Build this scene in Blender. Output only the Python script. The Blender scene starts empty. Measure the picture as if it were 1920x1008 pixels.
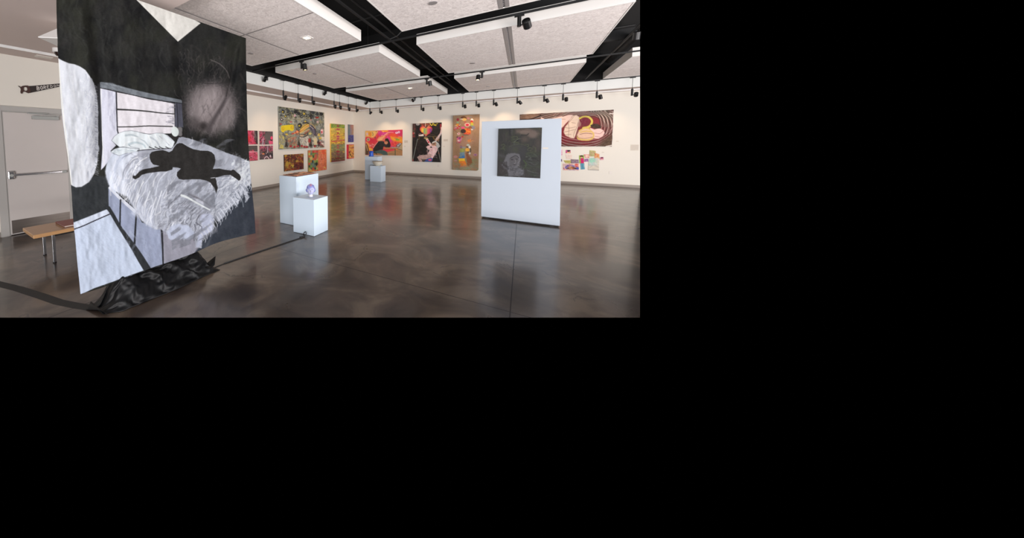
import bpy, bmesh, math, random
import numpy as np
from mathutils import Vector, Matrix

# ---------------------------------------------------------------- camera model
# photograph's lens: focal length 544 px, optical axis at (600, 297.5) of the frame
F, CX, CY = 543.93, 600.0, 297.5
YAW, PITCH, ROLL, EYE = math.radians(34.937), math.radians(3.333), math.radians(-0.541), 1.575
_f = np.array([-math.sin(YAW)*math.cos(PITCH), math.cos(YAW)*math.cos(PITCH), -math.sin(PITCH)])
_r0 = np.array([math.cos(YAW), math.sin(YAW), 0.0]); _u0 = np.cross(_r0, _f)
_r = math.cos(ROLL)*_r0 + math.sin(ROLL)*_u0
_u = -math.sin(ROLL)*_r0 + math.cos(ROLL)*_u0
CAM = np.array([0.0, 0.0, EYE])
def ray(x, y): return _f + (x-CX)/F*_r - (y-CY)/F*_u
def hit(x, y, ax, d):
    v = ray(x, y); t = (d-CAM[ax])/v[ax]; return CAM+t*v
def project(P):
    d = np.asarray(P)-CAM; z = d@_f
    return CX+F*(d@_r)/z, CY-F*(d@_u)/z

scene = bpy.context.scene
cd = bpy.data.cameras.new('camera'); cam = bpy.data.objects.new('camera', cd)
scene.collection.objects.link(cam); scene.camera = cam
cd.sensor_width = 36; cd.sensor_fit = 'HORIZONTAL'
cd.lens = F/1920*36; cd.shift_x = (960-CX)/1920; cd.shift_y = (CY-504)/1920
cd.clip_start = 0.05; cd.clip_end = 100
cam.matrix_world = Matrix(((_r[0], _u[0], -_f[0], CAM[0]), (_r[1], _u[1], -_f[1], CAM[1]), (_r[2], _u[2], -_f[2], CAM[2]), (0, 0, 0, 1)))

w = bpy.data.worlds.new('world'); scene.world = w; w.use_nodes = True
w.node_tree.nodes['Background'].inputs[0].default_value = (0, 0, 0, 1)
w.node_tree.nodes['Background'].inputs[1].default_value = 0.0
vs = scene.view_settings
vs.view_transform = 'Standard'; vs.look = 'None'; vs.gamma = 1; vs.use_curve_mapping = False; vs.exposure = 0.0
scene.display_settings.display_device = 'sRGB'
scene.cycles.max_bounces = 10; scene.cycles.diffuse_bounces = 6; scene.cycles.glossy_bounces = 4
scene.cycles.sample_clamp_indirect = 6.0

def area(name, loc, target, sx, sy, energy, col):
    l = bpy.data.lights.new(name, 'AREA'); l.shape = 'RECTANGLE'; l.size = sx; l.size_y = sy
    l.energy = energy; l.color = col
    o = bpy.data.objects.new(name, l); scene.collection.objects.link(o); o.location = loc
    o.rotation_euler = (Vector(target)-Vector(loc)).to_track_quat('-Z', 'Y').to_euler()
    return o
# daylight through the glazed walls behind and to the right of the photographer
area('window_daylight_rear', (2.2, -3.2, 1.7), (.6, 8, 2.6), 6.5, 3.0, 250, (0.74, 0.88, 1.0))
area('window_daylight_side', (8.6, 3.0, 1.65), (-7, 4.8, 2.6), 9.5, 3.0, 370, (0.86, 0.93, 1.0))
# added fill lamps aimed upward to brighten the ceiling clouds
area('ceiling_fill_rear', (2.0, -3.0, .25), (.2, 4.5, 5.2), 7.0, 1.6, 760, (1.0, 0.91, 0.88))
area('ceiling_fill_side', (8.2, 5.0, .25), (-1.0, 7.5, 6.0), 9.0, 1.8, 1180, (1.0, 0.91, 0.88))

# ---------------------------------------------------------------- helpers
COL = scene.collection
def lin(c):
    c = np.asarray(c, float)/255.0
    return np.where(c <= .04045, c/12.92, ((c+.055)/1.055)**2.4)
def L4(c): return tuple(float(v) for v in lin(c))+(1.0,)

class MB:
    """collects shapes and links them as one mesh object"""
    def __init__(s): s.v = []; s.f = []; s.m = []
    def add(s, vs_, fs, m=0):
        b = len(s.v); s.v += [tuple(float(c) for c in q) for q in vs_]
        s.f += [tuple(b+i for i in q) for q in fs]; s.m += [m]*len(fs); return s
    def box(s, a, b, m=0):
        (x0, y0, z0), (x1, y1, z1) = a, b
        return s.add([(x0,y0,z0),(x1,y0,z0),(x1,y1,z0),(x0,y1,z0),(x0,y0,z1),(x1,y0,z1),(x1,y1,z1),(x0,y1,z1)],
                     [(0,3,2,1),(4,5,6,7),(0,1,5,4),(1,2,6,5),(2,3,7,6),(3,0,4,7)], m)
    def cyl(s, p, q, r, r2=None, n=16, m=0, caps=True):
        r2 = r if r2 is None else r2
        p, q = Vector(p), Vector(q); ax = (q-p).normalized()
        t = ax.orthogonal().normalized(); bt = ax.cross(t)
        vs_ = []
        for c, rr in ((p, r), (q, r2)):
            for i in range(n):
                a = 2*math.pi*i/n; vs_.append(c+(t*math.cos(a)+bt*math.sin(a))*rr)
        fs = [(i, (i+1) % n, n+(i+1) % n, n+i) for i in range(n)]
        if caps: fs += [tuple(range(n-1, -1, -1)), tuple(range(n, 2*n))]
        return s.add(vs_, fs, m)
    def tube(s, pts, r, n=8, m=0):
        pts = [Vector(p) for p in pts]; vs_ = []; fs = []
        nrm = None
        for i, p in enumerate(pts):
            d = (pts[min(i+1, len(pts)-1)]-pts[max(i-1, 0)]).normalized()
            if nrm is None: nrm = d.orthogonal().normalized()
            nrm = (nrm-d*nrm.dot(d)).normalized(); b = d.cross(nrm)
            for k in range(n):
                a = 2*math.pi*k/n; vs_.append(p+(nrm*math.cos(a)+b*math.sin(a))*r)
        for i in range(len(pts)-1):
            for k in range(n):
                fs.append((i*n+k, i*n+(k+1) % n, (i+1)*n+(k+1) % n, (i+1)*n+k))
        fs += [tuple(range(n-1, -1, -1)), tuple((len(pts)-1)*n+k for k in range(n))]
        return s.add(vs_, fs, m)
    def lathe(s, prof, c=(0, 0, 0), n=32, m=0):
        vs_ = []; fs = []
        for r, z in prof:
            for i in range(n):
                a = 2*math.pi*i/n; vs_.append((c[0]+r*math.cos(a), c[1]+r*math.sin(a), c[2]+z))
        for j in range(len(prof)-1):
            for i in range(n): fs.append((j*n+i, j*n+(i+1) % n, (j+1)*n+(i+1) % n, (j+1)*n+i))
        return s.add(vs_, fs, m)
    def prism(s, poly, axis, a, b, m=0):
        """poly: 2-D points in the plane across `axis`"""
        def P(u, v, d): return {0: (d, u, v), 1: (u, d, v), 2: (u, v, d)}[axis]
        n = len(poly); vs_ = [P(u, v, a) for u, v in poly]+[P(u, v, b) for u, v in poly]
        fs = [tuple(range(n)), tuple(range(2*n-1, n-1, -1))]+[(i, n+i, n+(i+1) % n, (i+1) % n) for i in range(n)]
        return s.add(vs_, fs, m)
    def build(s, name, mats, parent=None, smooth=False, bevel=0, loc=None):
        me = bpy.data.meshes.new(name); me.from_pydata(s.v, [], s.f); me.validate()
        if not isinstance(mats, (list, tuple)): mats = [mats]
        for m in mats: me.materials.append(m)
        if len(mats) > 1: me.polygons.foreach_set('material_index', s.m[:len(me.polygons)])
        bm = bmesh.new(); bm.from_mesh(me); bmesh.ops.recalc_face_normals(bm, faces=bm.faces); bm.to_mesh(me); bm.free()
        o = bpy.data.objects.new(name, me); COL.objects.link(o)
        if smooth:
            me.polygons.foreach_set('use_smooth', [True]*len(me.polygons))
            if smooth == 'auto':
                md = o.modifiers.new('edges', 'EDGE_SPLIT'); md.split_angle = math.radians(40)
        if bevel:
            md = o.modifiers.new('bevel', 'BEVEL'); md.width = bevel; md.segments = 2; md.limit_method = 'ANGLE'
        if parent is not None:
            o.parent = parent
            o.matrix_parent_inverse = Matrix.Translation(-Vector(parent.location)) if parent.rotation_euler.to_matrix() == Matrix.Identity(3) else parent.matrix_world.inverted()
        elif loc is not None: pass
        return o

def tag(o, label=None, cat=None, group=None, kind=None):
    if label: o['label'] = label
    if cat: o['category'] = cat
    if group: o['group'] = group
    if kind: o['kind'] = kind
    return o
def thing(name, loc, label=None, cat=None, group=None, kind=None):
    o = bpy.data.objects.new(name, None); COL.objects.link(o); o.location = loc
    o.empty_display_size = 0.1
    return tag(o, label, cat, group, kind)
def struct(o): o['kind'] = 'structure'; return o

# the rooms's shell is built as far as the photograph shows it: it ends at the picture's
# right-hand and lower limits of view
_ref = ray(600, 297)
def _plane(a, b):
    n = np.cross(a, b); n /= np.linalg.norm(n)
    return n if n@_ref > 0 else -n
N_RIGHT = _plane(ray(1200, 0), ray(1200, 595)); N_LOW = _plane(ray(0, 595), ray(1200, 595))
def trim_to_view(o, low=False):
    bpy.context.view_layer.update()
    me = o.data; bm = bmesh.new(); bm.from_mesh(me); bm.transform(o.matrix_world)
    for n in ([N_RIGHT, N_LOW] if low else [N_RIGHT]):
        g = bm.verts[:]+bm.edges[:]+bm.faces[:]
        r = bmesh.ops.bisect_plane(bm, geom=g, plane_co=CAM, plane_no=n, clear_inner=True)
        ed = [e for e in r['geom_cut'] if isinstance(e, bmesh.types.BMEdge)]
        if ed and not low: bmesh.ops.holes_fill(bm, edges=ed)
    bm.transform(o.matrix_world.inverted()); bm.to_mesh(me); bm.free()
    return o

# ---------------------------------------------------------------- materials
def mat(name, rgb, rough=.6, metal=0.0, noise=0.0, nscale=30, bump=0.0, bscale=60, spec=None, emit=None, estr=0, sheen=0, coat=0):
    m = bpy.data.materials.new(name); m.use_nodes = True
    nt = m.node_tree; b = nt.nodes['Principled BSDF']
    b.inputs['Base Color'].default_value = L4(rgb); b.inputs['Roughness'].default_value = rough
    b.inputs['Metallic'].default_value = metal
    if spec is not None: b.inputs['Specular IOR Level'].default_value = spec
    if sheen: b.inputs['Sheen Weight'].default_value = sheen
    if coat: b.inputs['Coat Weight'].default_value = coat
    if emit: b.inputs['Emission Color'].default_value = L4(emit); b.inputs['Emission Strength'].default_value = estr
    tc = nt.nodes.new('ShaderNodeTexCoord')
    if noise:
        n = nt.nodes.new('ShaderNodeTexNoise'); n.inputs['Scale'].default_value = nscale; n.inputs['Detail'].default_value = 5
        nt.links.new(tc.outputs['Object'], n.inputs['Vector'])
        mx = nt.nodes.new('ShaderNodeMix'); mx.data_type = 'RGBA'
        c = np.array(L4(rgb)[:3])
        mx.inputs['A'].default_value = tuple(c*(1-noise))+(1,); mx.inputs['B'].default_value = tuple(np.minimum(c*(1+noise), 1))+(1,)
        nt.links.new(n.outputs['Fac'], mx.inputs['Factor']); nt.links.new(mx.outputs['Result'], b.inputs['Base Color'])
    if bump:
        n = nt.nodes.new('ShaderNodeTexNoise'); n.inputs['Scale'].default_value = bscale; n.inputs['Detail'].default_value = 4
        nt.links.new(tc.outputs['Object'], n.inputs['Vector'])
        bp = nt.nodes.new('ShaderNodeBump'); bp.inputs['Strength'].default_value = bump; bp.inputs['Distance'].default_value = .01
        nt.links.new(n.outputs['Fac'], bp.inputs['Height']); nt.links.new(bp.outputs['Normal'], b.inputs['Normal'])
    return m
def paint_mat(name, rough=.6, bump=.25, bscale=120):
    m = mat(name, (128, 128, 128), rough, bump=bump, bscale=bscale)
    m.node_tree.nodes['Principled BSDF'].inputs['Specular IOR Level'].default_value = .25 if rough < .9 else .06
    nt = m.node_tree; a = nt.nodes.new('ShaderNodeAttribute'); a.attribute_name = 'Col'
    nt.links.new(a.outputs['Color'], nt.nodes['Principled BSDF'].inputs['Base Color']); return m
def add_streak(m, scale, lo, hi):
    """brushed / grained variation of the base colour"""
    nt = m.node_tree; b = nt.nodes['Principled BSDF']
    tc = nt.nodes.new('ShaderNodeTexCoord'); mp = nt.nodes.new('ShaderNodeMapping'); mp.inputs['Scale'].default_value = scale
    n = nt.nodes.new('ShaderNodeTexNoise'); n.inputs['Scale'].default_value = 1; n.inputs['Detail'].default_value = 6
    mx = nt.nodes.new('ShaderNodeMix'); mx.data_type = 'RGBA'; mx.inputs['A'].default_value = L4(lo); mx.inputs['B'].default_value = L4(hi)
    nt.links.new(tc.outputs['Object'], mp.inputs['Vector']); nt.links.new(mp.outputs['Vector'], n.inputs['Vector'])
    nt.links.new(n.outputs['Fac'], mx.inputs['Factor']); nt.links.new(mx.outputs['Result'], b.inputs['Base Color'])
    return m

M = dict(
    wall=mat('painted_wall', (221, 217, 207), .75, noise=.02, nscale=2, bump=.05, bscale=200),
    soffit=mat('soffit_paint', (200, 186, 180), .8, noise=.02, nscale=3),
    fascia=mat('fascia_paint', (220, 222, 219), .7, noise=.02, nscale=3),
    base=mat('vinyl_baseboard', (140, 131, 122), .5, noise=.05, nscale=8),
    black=mat('black_ceiling_paint', (7, 7, 8), .9, noise=.3, nscale=3),
    track=mat('black_track_metal', (12, 12, 13), .55),
    lampblack=mat('black_lamp_housing', (17, 17, 18), .4, noise=.1),
    rod=mat('dark_rod', (50, 50, 50), .4, metal=.6),
    lens_on=mat('lit_lens', (255, 240, 200), .3, emit=(255, 222, 170), estr=9),
    lens_off=mat('lamp_glass', (60, 55, 48), .1, emit=(255, 200, 130), estr=.25),
    cloudframe=mat('cloud_edge_paint', (226, 224, 220), .5),
    rail=mat('cloud_rail', (150, 146, 146), .45, metal=.2),
    slot=mat('diffuser_slot', (40, 38, 42), .6),  # also darkens the added board behind the cloud seams
    pedestal=mat('pedestal_paint', (196, 212, 226), .5, noise=.015, nscale=6, bump=.03),
    partition=mat('partition_paint', (176, 186, 197), .55, noise=.012, nscale=5, bump=.03),
    doorpaint=mat('door_paint', (196, 190, 186), .5, noise=.02, nscale=4),
    doorframe=mat('door_frame_paint', (172, 170, 166), .45, noise=.02),
    steel=add_streak(mat('brushed_steel', (150, 146, 142), .28, metal=.9), (2, 2, 160), (78, 72, 68), (128, 120, 114)),
    chrome=mat('satin_chrome', (190, 190, 192), .22, metal=.95, noise=.03),
    greypaint=mat('closer_grey', (160, 163, 160), .45, noise=.03),
    wood=add_streak(mat('bench_wood', (190, 140, 90), .4, coat=.3), (60, 3, 60), (170, 126, 82), (200, 158, 112)),
    leather=mat('brown_folder_cover', (140, 64, 52), .45, noise=.15, nscale=20, bump=.1),
    tape=mat('gaffer_tape', (46, 45, 44), .75, noise=.1, nscale=40),
    cable=mat('black_rubber', (28, 28, 30), .5),
    satin=mat('black_satin', (5, 6, 8), .55, spec=.28, noise=.15, nscale=6),
    white=mat('white_enamel', (226, 226, 224), .4),
    darkdome=mat('smoked_dome', (40, 24, 20), .15),
    paper=mat('label_card', (206, 198, 186), .8),
    outlet=mat('outlet_plastic', (214, 208, 200), .4),
    print_ink=mat('label_ink', (168, 158, 148), .8),
    copper=mat('copper_plate', (176, 110, 80), .35, metal=.6, noise=.3, nscale=40),
    clay=mat('cream_stoneware', (206, 200, 184), .35, noise=.05, nscale=20),
    bluevase=mat('blue_glaze', (44, 92, 196), .3, noise=.25, nscale=25),
    paint=paint_mat('painted_canvas', .6, .12, 160), cloth=paint_mat('painted_cloth', .95, .04, 70), glaze=paint_mat('painted_porcelain', .25, .02, 60),
    tapecloth=mat('canvas_side', (200, 198, 190), .8),
    frame_white=mat('white_frame', (226, 216, 208), .4),
)
# acoustic wood-fibre panels of the ceiling clouds
def fibre():
    m = mat('acoustic_fibre', (214, 205, 202), .95)
    nt = m.node_tree; b = nt.nodes['Principled BSDF']; tc = nt.nodes.new('ShaderNodeTexCoord')
    n = nt.nodes.new('ShaderNodeTexNoise'); n.inputs['Scale'].default_value = 16; n.inputs['Detail'].default_value = 9; n.inputs['Roughness'].default_value = .75
    n.inputs['Distortion'].default_value = 1.5
    cr = nt.nodes.new('ShaderNodeValToRGB'); cr.color_ramp.elements[0].position = .36; cr.color_ramp.elements[0].color = L4((204, 196, 193))
    cr.color_ramp.elements[1].position = .6; cr.color_ramp.elements[1].color = L4((244, 238, 235))
    bp = nt.nodes.new('ShaderNodeBump'); bp.inputs['Strength'].default_value = .5; bp.inputs['Distance'].default_value = .01
    L = nt.links.new
    L(tc.outputs['Object'], n.inputs['Vector']); L(n.outputs['Fac'], cr.inputs['Fac']); L(cr.outputs['Color'], b.inputs['Base Color'])
    L(n.outputs['Fac'], bp.inputs['Height']); L(bp.outputs['Normal'], b.inputs['Normal']); return m
M['fibre'] = fibre()
# stained and polished concrete with sawn joints every 3.45 m
def concrete():
    m = bpy.data.materials.new('polished_concrete'); m.use_nodes = True
    nt = m.node_tree; L = nt.links.new; N = nt.nodes.new; b = nt.nodes['Principled BSDF']
    tc = N('ShaderNodeTexCoord')
    def noise(scale, det=6, dist=0.0, ro=.6):
        n = N('ShaderNodeTexNoise'); n.inputs['Scale'].default_value = scale; n.inputs['Detail'].default_value = det
        n.inputs['Distortion'].default_value = dist; n.inputs['Roughness'].default_value = ro; L(tc.outputs['Object'], n.inputs['Vector']); return n.outputs['Fac']
    def ramp(src, *st):
        r = N('ShaderNodeValToRGB'); e = r.color_ramp.elements
        while len(e) < len(st): e.new(.5)
        for k, (p, c) in zip(e, st): k.position = p; k.color = L4(c)
        L(src, r.inputs['Fac']); return r.outputs['Color']
    a = ramp(noise(.8, 5, .7, .5), (.30, (38, 31, 30)), (.45, (58, 47, 42)), (.58, (94, 80, 67)), (.75, (82, 58, 48)))
    c = ramp(noise(1.6, 7, .9, .58), (.38, (36, 29, 29)), (.5, (80, 68, 59)), (.62, (126, 112, 96)))
    mx = N('ShaderNodeMix'); mx.data_type = 'RGBA'; mx.inputs['Factor'].default_value = .5; L(a, mx.inputs['A']); L(c, mx.inputs['B'])
    # fine cracks
    vo = N('ShaderNodeTexVoronoi'); vo.feature = 'DISTANCE_TO_EDGE'; vo.inputs['Scale'].default_value = .9
    dm = N('ShaderNodeVectorMath'); dm.operation = 'ADD'; nn = N('ShaderNodeTexNoise'); nn.inputs['Scale'].default_value = 1.7; nn.inputs['Detail'].default_value = 6
    L(tc.outputs['Object'], nn.inputs['Vector']); sc_ = N('ShaderNodeVectorMath'); sc_.operation = 'SCALE'; sc_.inputs['Scale'].default_value = .9
    L(nn.outputs['Color'], sc_.inputs[0]); L(tc.outputs['Object'], dm.inputs[0]); L(sc_.outputs[0], dm.inputs[1]); L(dm.outputs[0], vo.inputs['Vector'])
    lt = N('ShaderNodeMath'); lt.operation = 'LESS_THAN'; lt.inputs[1].default_value = .007; L(vo.outputs['Distance'], lt.inputs[0])
    msk = N('ShaderNodeMath'); msk.operation = 'GREATER_THAN'; msk.inputs[1].default_value = .53; L(noise(.7, 2), msk.inputs[0])
    cm = N('ShaderNodeMath'); cm.operation = 'MULTIPLY'; L(lt.outputs[0], cm.inputs[0]); L(msk.outputs[0], cm.inputs[1])
    cs = N('ShaderNodeMath'); cs.operation = 'MULTIPLY'; cs.inputs[1].default_value = .6; L(cm.outputs[0], cs.inputs[0])
    mc = N('ShaderNodeMix'); mc.data_type = 'RGBA'; L(cs.outputs[0], mc.inputs['Factor']); L(mx.outputs['Result'], mc.inputs['A']); mc.inputs['B'].default_value = L4((40, 32, 32))
    # joints
    sp = N('ShaderNodeSeparateXYZ'); L(tc.outputs['Object'], sp.inputs[0])
    def joint(out, off):
        ad = N('ShaderNodeMath'); ad.operation = 'ADD'; ad.inputs[1].default_value = off; L(out, ad.inputs[0])
        pp = N('ShaderNodeMath'); pp.operation = 'PINGPONG'; pp.inputs[1].default_value = 3.45/2; L(ad.outputs[0], pp.inputs[0])
        l2 = N('ShaderNodeMath'); l2.operation = 'LESS_THAN'; l2.inputs[1].default_value = .0045; L(pp.outputs[0], l2.inputs[0]); return l2.outputs[0]
    ja, jb = joint(sp.outputs['X'], .055+34.5), joint(sp.outputs['Y'], -3.105+34.5)
    jm = N('ShaderNodeMath'); jm.operation = 'MAXIMUM'; L(ja, jm.inputs[0]); L(jb, jm.inputs[1])
    js = N('ShaderNodeMath'); js.operation = 'MULTIPLY'; js.inputs[1].default_value = 1.0; L(jm.outputs[0], js.inputs[0])
    mj = N('ShaderNodeMix'); mj.data_type = 'RGBA'; L(js.outputs[0], mj.inputs['Factor']); L(mc.outputs['Result'], mj.inputs['A']); mj.inputs['B'].default_value = L4((34, 28, 28))
    L(mj.outputs['Result'], b.inputs['Base Color'])
    cw = N('ShaderNodeMapRange'); cw.inputs['To Min'].default_value = .45; cw.inputs['To Max'].default_value = .1; L(jm.outputs[0], cw.inputs['Value']); L(cw.outputs[0], b.inputs['Coat Weight'])
    sw = N('ShaderNodeMapRange'); sw.inputs['To Min'].default_value = .4; sw.inputs['To Max'].default_value = .15; L(jm.outputs[0], sw.inputs['Value']); L(sw.outputs[0], b.inputs['Specular IOR Level'])
    rr = N('ShaderNodeMapRange'); rr.inputs['To Min'].default_value = .24; rr.inputs['To Max'].default_value = .34; L(noise(2, 3), rr.inputs['Value']); L(rr.outputs[0], b.inputs['Roughness'])
    b.inputs['Coat Roughness'].default_value = .12; b.inputs['Coat IOR'].default_value = 1.45
    bp = N('ShaderNodeBump'); bp.inputs['Strength'].default_value = .03; bp.inputs['Distance'].default_value = .02; L(noise(1.5, 2), bp.inputs['Height']); L(bp.outputs['Normal'], b.inputs['Normal']); L(bp.outputs['Normal'], b.inputs['Coat Normal'])
    return m
M['floor'] = concrete()
# ================================================================ room
XL, YB = -7.26, 13.42            # left wall, back wall
ZS, ZF, ZT, ZC, ZD = 3.112, 3.155, 3.455, 3.45, 4.35   # soffit underside, soffit plane, fascia top, clouds, black deck
XF, YF = -6.035, 12.84           # fascia planes
XR = 9.0
def slab(name, a, b, m, low=False):
    o = MB().box(a, b).build(name, m); trim_to_view(o, low); return struct(o)
fl = MB().add([(-7.4, -2, 0), (XR, -2, 0), (XR, 13.6, 0), (-7.4, 13.6, 0)], [(0, 1, 2, 3)]).build('floor', M['floor']); trim_to_view(fl, True); struct(fl)
slab('wall_left', (XL-.15, -3.4, 0), (XL, YB+.15, ZD), M['wall'])
slab('wall_back', (XL, YB, 0), (XR, YB+.15, ZD), M['wall'])
slab('ceiling', (XL-.15, -3.4, ZD), (XR, YB+.15, ZD+.1), M['black'])
# baseboards (the left one stops at the door frame)
def baseb(name, segs):
    mb = MB()
    for a, b in segs: mb.box(a, b)
    o = mb.build(name, M['base'], bevel=.003); trim_to_view(o); return struct(o)
baseb('baseboard_left', [((XL, -3.3, 0), (XL+.015, .86, .09)), ((XL, 2.95, 0), (XL+.015, YB-.015, .09))])
baseb('baseboard_back', [((XL, YB-.015, 0), (XR, YB, .09))])
# stepped plaster soffit around the room and the lower plaster ceiling by the door
mb = MB()
mb.box((XL, -3.4, ZS), (-6.772, YB, ZD)); mb.box((-6.772, YB-.135, ZS), (XR, YB, ZD))
o = mb.build('trim_1', M['soffit']); trim_to_view(o); struct(o)
mb = MB()
mb.box((-6.772, 1.9, ZF), (XF, YB-.135, ZT)); mb.box((XF, YF, ZF), (XR, YB-.135, ZT))
mb.box((-6.772, -3.4, ZF), (-1.6, 1.9, ZT))
o = mb.build('trim_2', [M['soffit'], M['fascia']])
me = o.data
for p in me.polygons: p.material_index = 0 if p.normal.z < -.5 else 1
trim_to_view(o); struct(o)
mb = MB()   # black upper wall above the fascia
mb.box((-6.772, 1.9, ZT), (XF-.02, YB-.135, ZD)); mb.box((XF-.02, YF+.02, ZT), (XR, YB-.135, ZD))
o = mb.build('trim_3', M['black']); trim_to_view(o); struct(o)
mb = MB()   # bright edge bead of the lower step
mb.box((-6.772, -3.4, ZS), (-6.764, YB-.135, ZF)); mb.box((-6.764, YB-.143, ZS), (XR, YB-.135, ZF))
o = mb.build('trim_4', M['white']); trim_to_view(o); struct(o)

# ---- ceiling clouds
def part_of(o, parent):
    o.parent = parent; o.matrix_parent_inverse = Matrix.Translation(-Vector(parent.location)); return o
CX3 = [(-5.51, -2.53, 'left'), (-1.75, 1.22, 'middle'), (2.0, 4.97, 'right')]
CY3 = [(2.03, 5.0, 'nearest'), (5.83, 8.8, 'second'), (9.63, 12.6, 'farthest')]
def cloud(ix, iy):
    x0, x1, cn = CX3[ix]; y0, y1, rn = CY3[iy]
    row = {'nearest': 'nearest the entrance', 'second': 'in the second row', 'farthest': 'beside the back wall'}[rn]
    t = thing('ceiling_cloud', ((x0+x1)/2, (y0+y1)/2, ZC), f'white square acoustic ceiling cloud in the {cn} column, {row}', 'ceiling panel', 'suspended acoustic ceiling clouds')
    mx_, my = (x0+x1)/2, (y0+y1)/2; e = .018
    f = MB()
    f.box((x0, y0, ZC), (x0+e, y1, ZC+.2)); f.box((x1-e, y0, ZC), (x1, y1, ZC+.2))
    f.box((x0+e, y0, ZC), (x1-e, y0+e, ZC+.2)); f.box((x0+e, y1-e, ZC), (x1-e, y1, ZC+.2))
    bb = MB().box((x0+e, y0+e, ZC+.05), (x1-e, y1-e, ZC+.19)).build('seam_shade_board', M['slot'], t); trim_to_view(bb)  # added dark board, stands in for shade in the seam gaps
    trim_to_view(f.build('edge_frame', M['cloudframe'], t))
    gx = .065 if ix == 1 else .028
    gy = .02 if iy == 0 else .013
    for a, b in ((x0+e+.004, mx_-gx), (mx_+gx, x1-e-.004)):
        for c, d in ((y0+e+.004, my-gy), (my+gy, y1-e-.004)):
            p = MB().box((a, c, ZC+.003), (b, d, ZC+.04)).build('panel', M['fibre'], t); trim_to_view(p)
            if len(p.data.polygons) == 0: bpy.data.objects.remove(p)
    r = MB()
    if ix == 1:   # linear air diffuser along the middle seam
        r.box((mx_-gx, y0+e, ZC), (mx_-.014, y1-e, ZC+.02)); r.box((mx_+.014, y0+e, ZC), (mx_+gx, y1-e, ZC+.02))
        k = y0+.1
        s = MB().box((mx_-.014, y0+e, ZC+.012), (mx_+.014, y1-e, ZC+.03)).build('diffuser_slot', M['slot'], t); trim_to_view(s)
        while k < y1-.1: r.box((mx_-.014, k, ZC+.004), (mx_+.014, k+.02, ZC+.012)); k += .06
        trim_to_view(r.build('air_diffuser', M['rail'], t))
        r = MB()
    else:
        r.box((mx_-.014, y0+e, ZC+.002), (mx_+.014, y1-e, ZC+.02))
    r.box((x0+e, my-(.012 if iy == 0 else .004), ZC+.004), (x1-e, my+(.012 if iy == 0 else .004), ZC+.02))
    ro = r.build('seam_rail', M['rail'], t); trim_to_view(ro)
    def disc(x, y):
        trim_to_view(MB().cyl((x, y, ZC-.006), (x, y, ZC+.004), .055, n=24).build('sprinkler_cover', M['rail'], t))
    def down(x, y):
        a = .085
        d = MB(); d.box((x-a, y-a, ZC-.006), (x-a+.03, y+a, ZC+.004)); d.box((x+a-.03, y-a, ZC-.006), (x+a, y+a, ZC+.004))
        d.box((x-a+.03, y-a, ZC-.006), (x+a-.03, y-a+.03, ZC+.004)); d.box((x-a+.03, y+a-.03, ZC-.006), (x+a-.03, y+a, ZC+.004))
        q = d.build('downlight', M['cloudframe'], t)
        MB().box((x-a+.03, y-a+.03, ZC-.002), (x+a-.03, y+a-.03, ZC+.003)).build('diffuser', M['lens_on'], q).matrix_parent_inverse = q.matrix_world.inverted()
        l = bpy.data.lights.new('downlight_lamp', 'SPOT'); l.energy = 70; l.color = (1.0, .78, .62); l.spot_size = math.radians(95); l.spot_blend = 1.0; l.shadow_soft_size = .05
        lo = bpy.data.objects.new('downlight_lamp', l); COL.objects.link(lo); lo.location = (x, y, ZC-.01); part_of(lo, t)
    if ix == 0:
        disc(-4.75, y0+2.26 if iy == 0 else y0+.75 if iy == 1 else y0+2.24)
        if iy == 0: down(-3.24, 4.26)
        if iy == 2: down(-3.33, 10.39)
    if ix == 1: disc(-1.05, y0+2.2)
    for x in (x0+.5, x1-.5):      # hanger rods up to the deck
        for y in (y0+.5, y1-.5):
            h = MB().cyl((x, y, ZC+.2), (x, y, ZD), .008, n=6).build('hanger_rod', M['track'], t); trim_to_view(h)
            if len(h.data.polygons) == 0: bpy.data.objects.remove(h)
    return t
for ix in range(3):
    for iy in range(3):
        if ix == 2 and iy < 2: continue
        cloud(ix, iy)

# ---- lighting tracks: one object each
def track(name, label, a, b, size=.028, z=3.455):
    (x0, y0), (x1, y1) = a, b; h = size/2
    mb = MB()
    if abs(x1-x0) > abs(y1-y0): mb.box((x0, y0-h, z-h), (x1, y0+h, z+h)); mb.box((x0, y0-.006, z-h-.004), (x1, y0+.006, z-h))
    else: mb.box((x0-h, y0, z-h), (x0+h, y1, z+h)); mb.box((x0-.006, y0, z-h-.004), (x0+.006, y1, z-h))
    o = mb.build(name, M['track']); trim_to_view(o)
    return tag(o, label, 'lighting track', 'black ceiling lighting tracks')
TX, TYB = -5.93, 12.72
track('lighting_track', 'black lighting track running along the left gallery wall', (TX, 1.95), (TX, TYB-.03))
track('lighting_track', 'black lighting track running along the back gallery wall', (TX-.02, TYB), (8.5, TYB))
track('lighting_track', 'black lighting track crossing the room between the first and second rows of ceiling clouds', (TX+.02, 5.4), (8.5, 5.4), z=3.47)
track('lighting_track', 'black lighting track crossing the room between the second and third rows of ceiling clouds', (TX+.02, 9.2), (8.5, 9.2), z=3.475)
track('lighting_track', 'black lighting track running into the room between the left and middle ceiling clouds', (-2.14, -1), (-2.14, TYB-.03), z=3.515)
track('lighting_track', 'black lighting track running into the room between the middle and right ceiling clouds', (1.6, 1.5), (1.6, TYB-.03), z=3.515)

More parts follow.
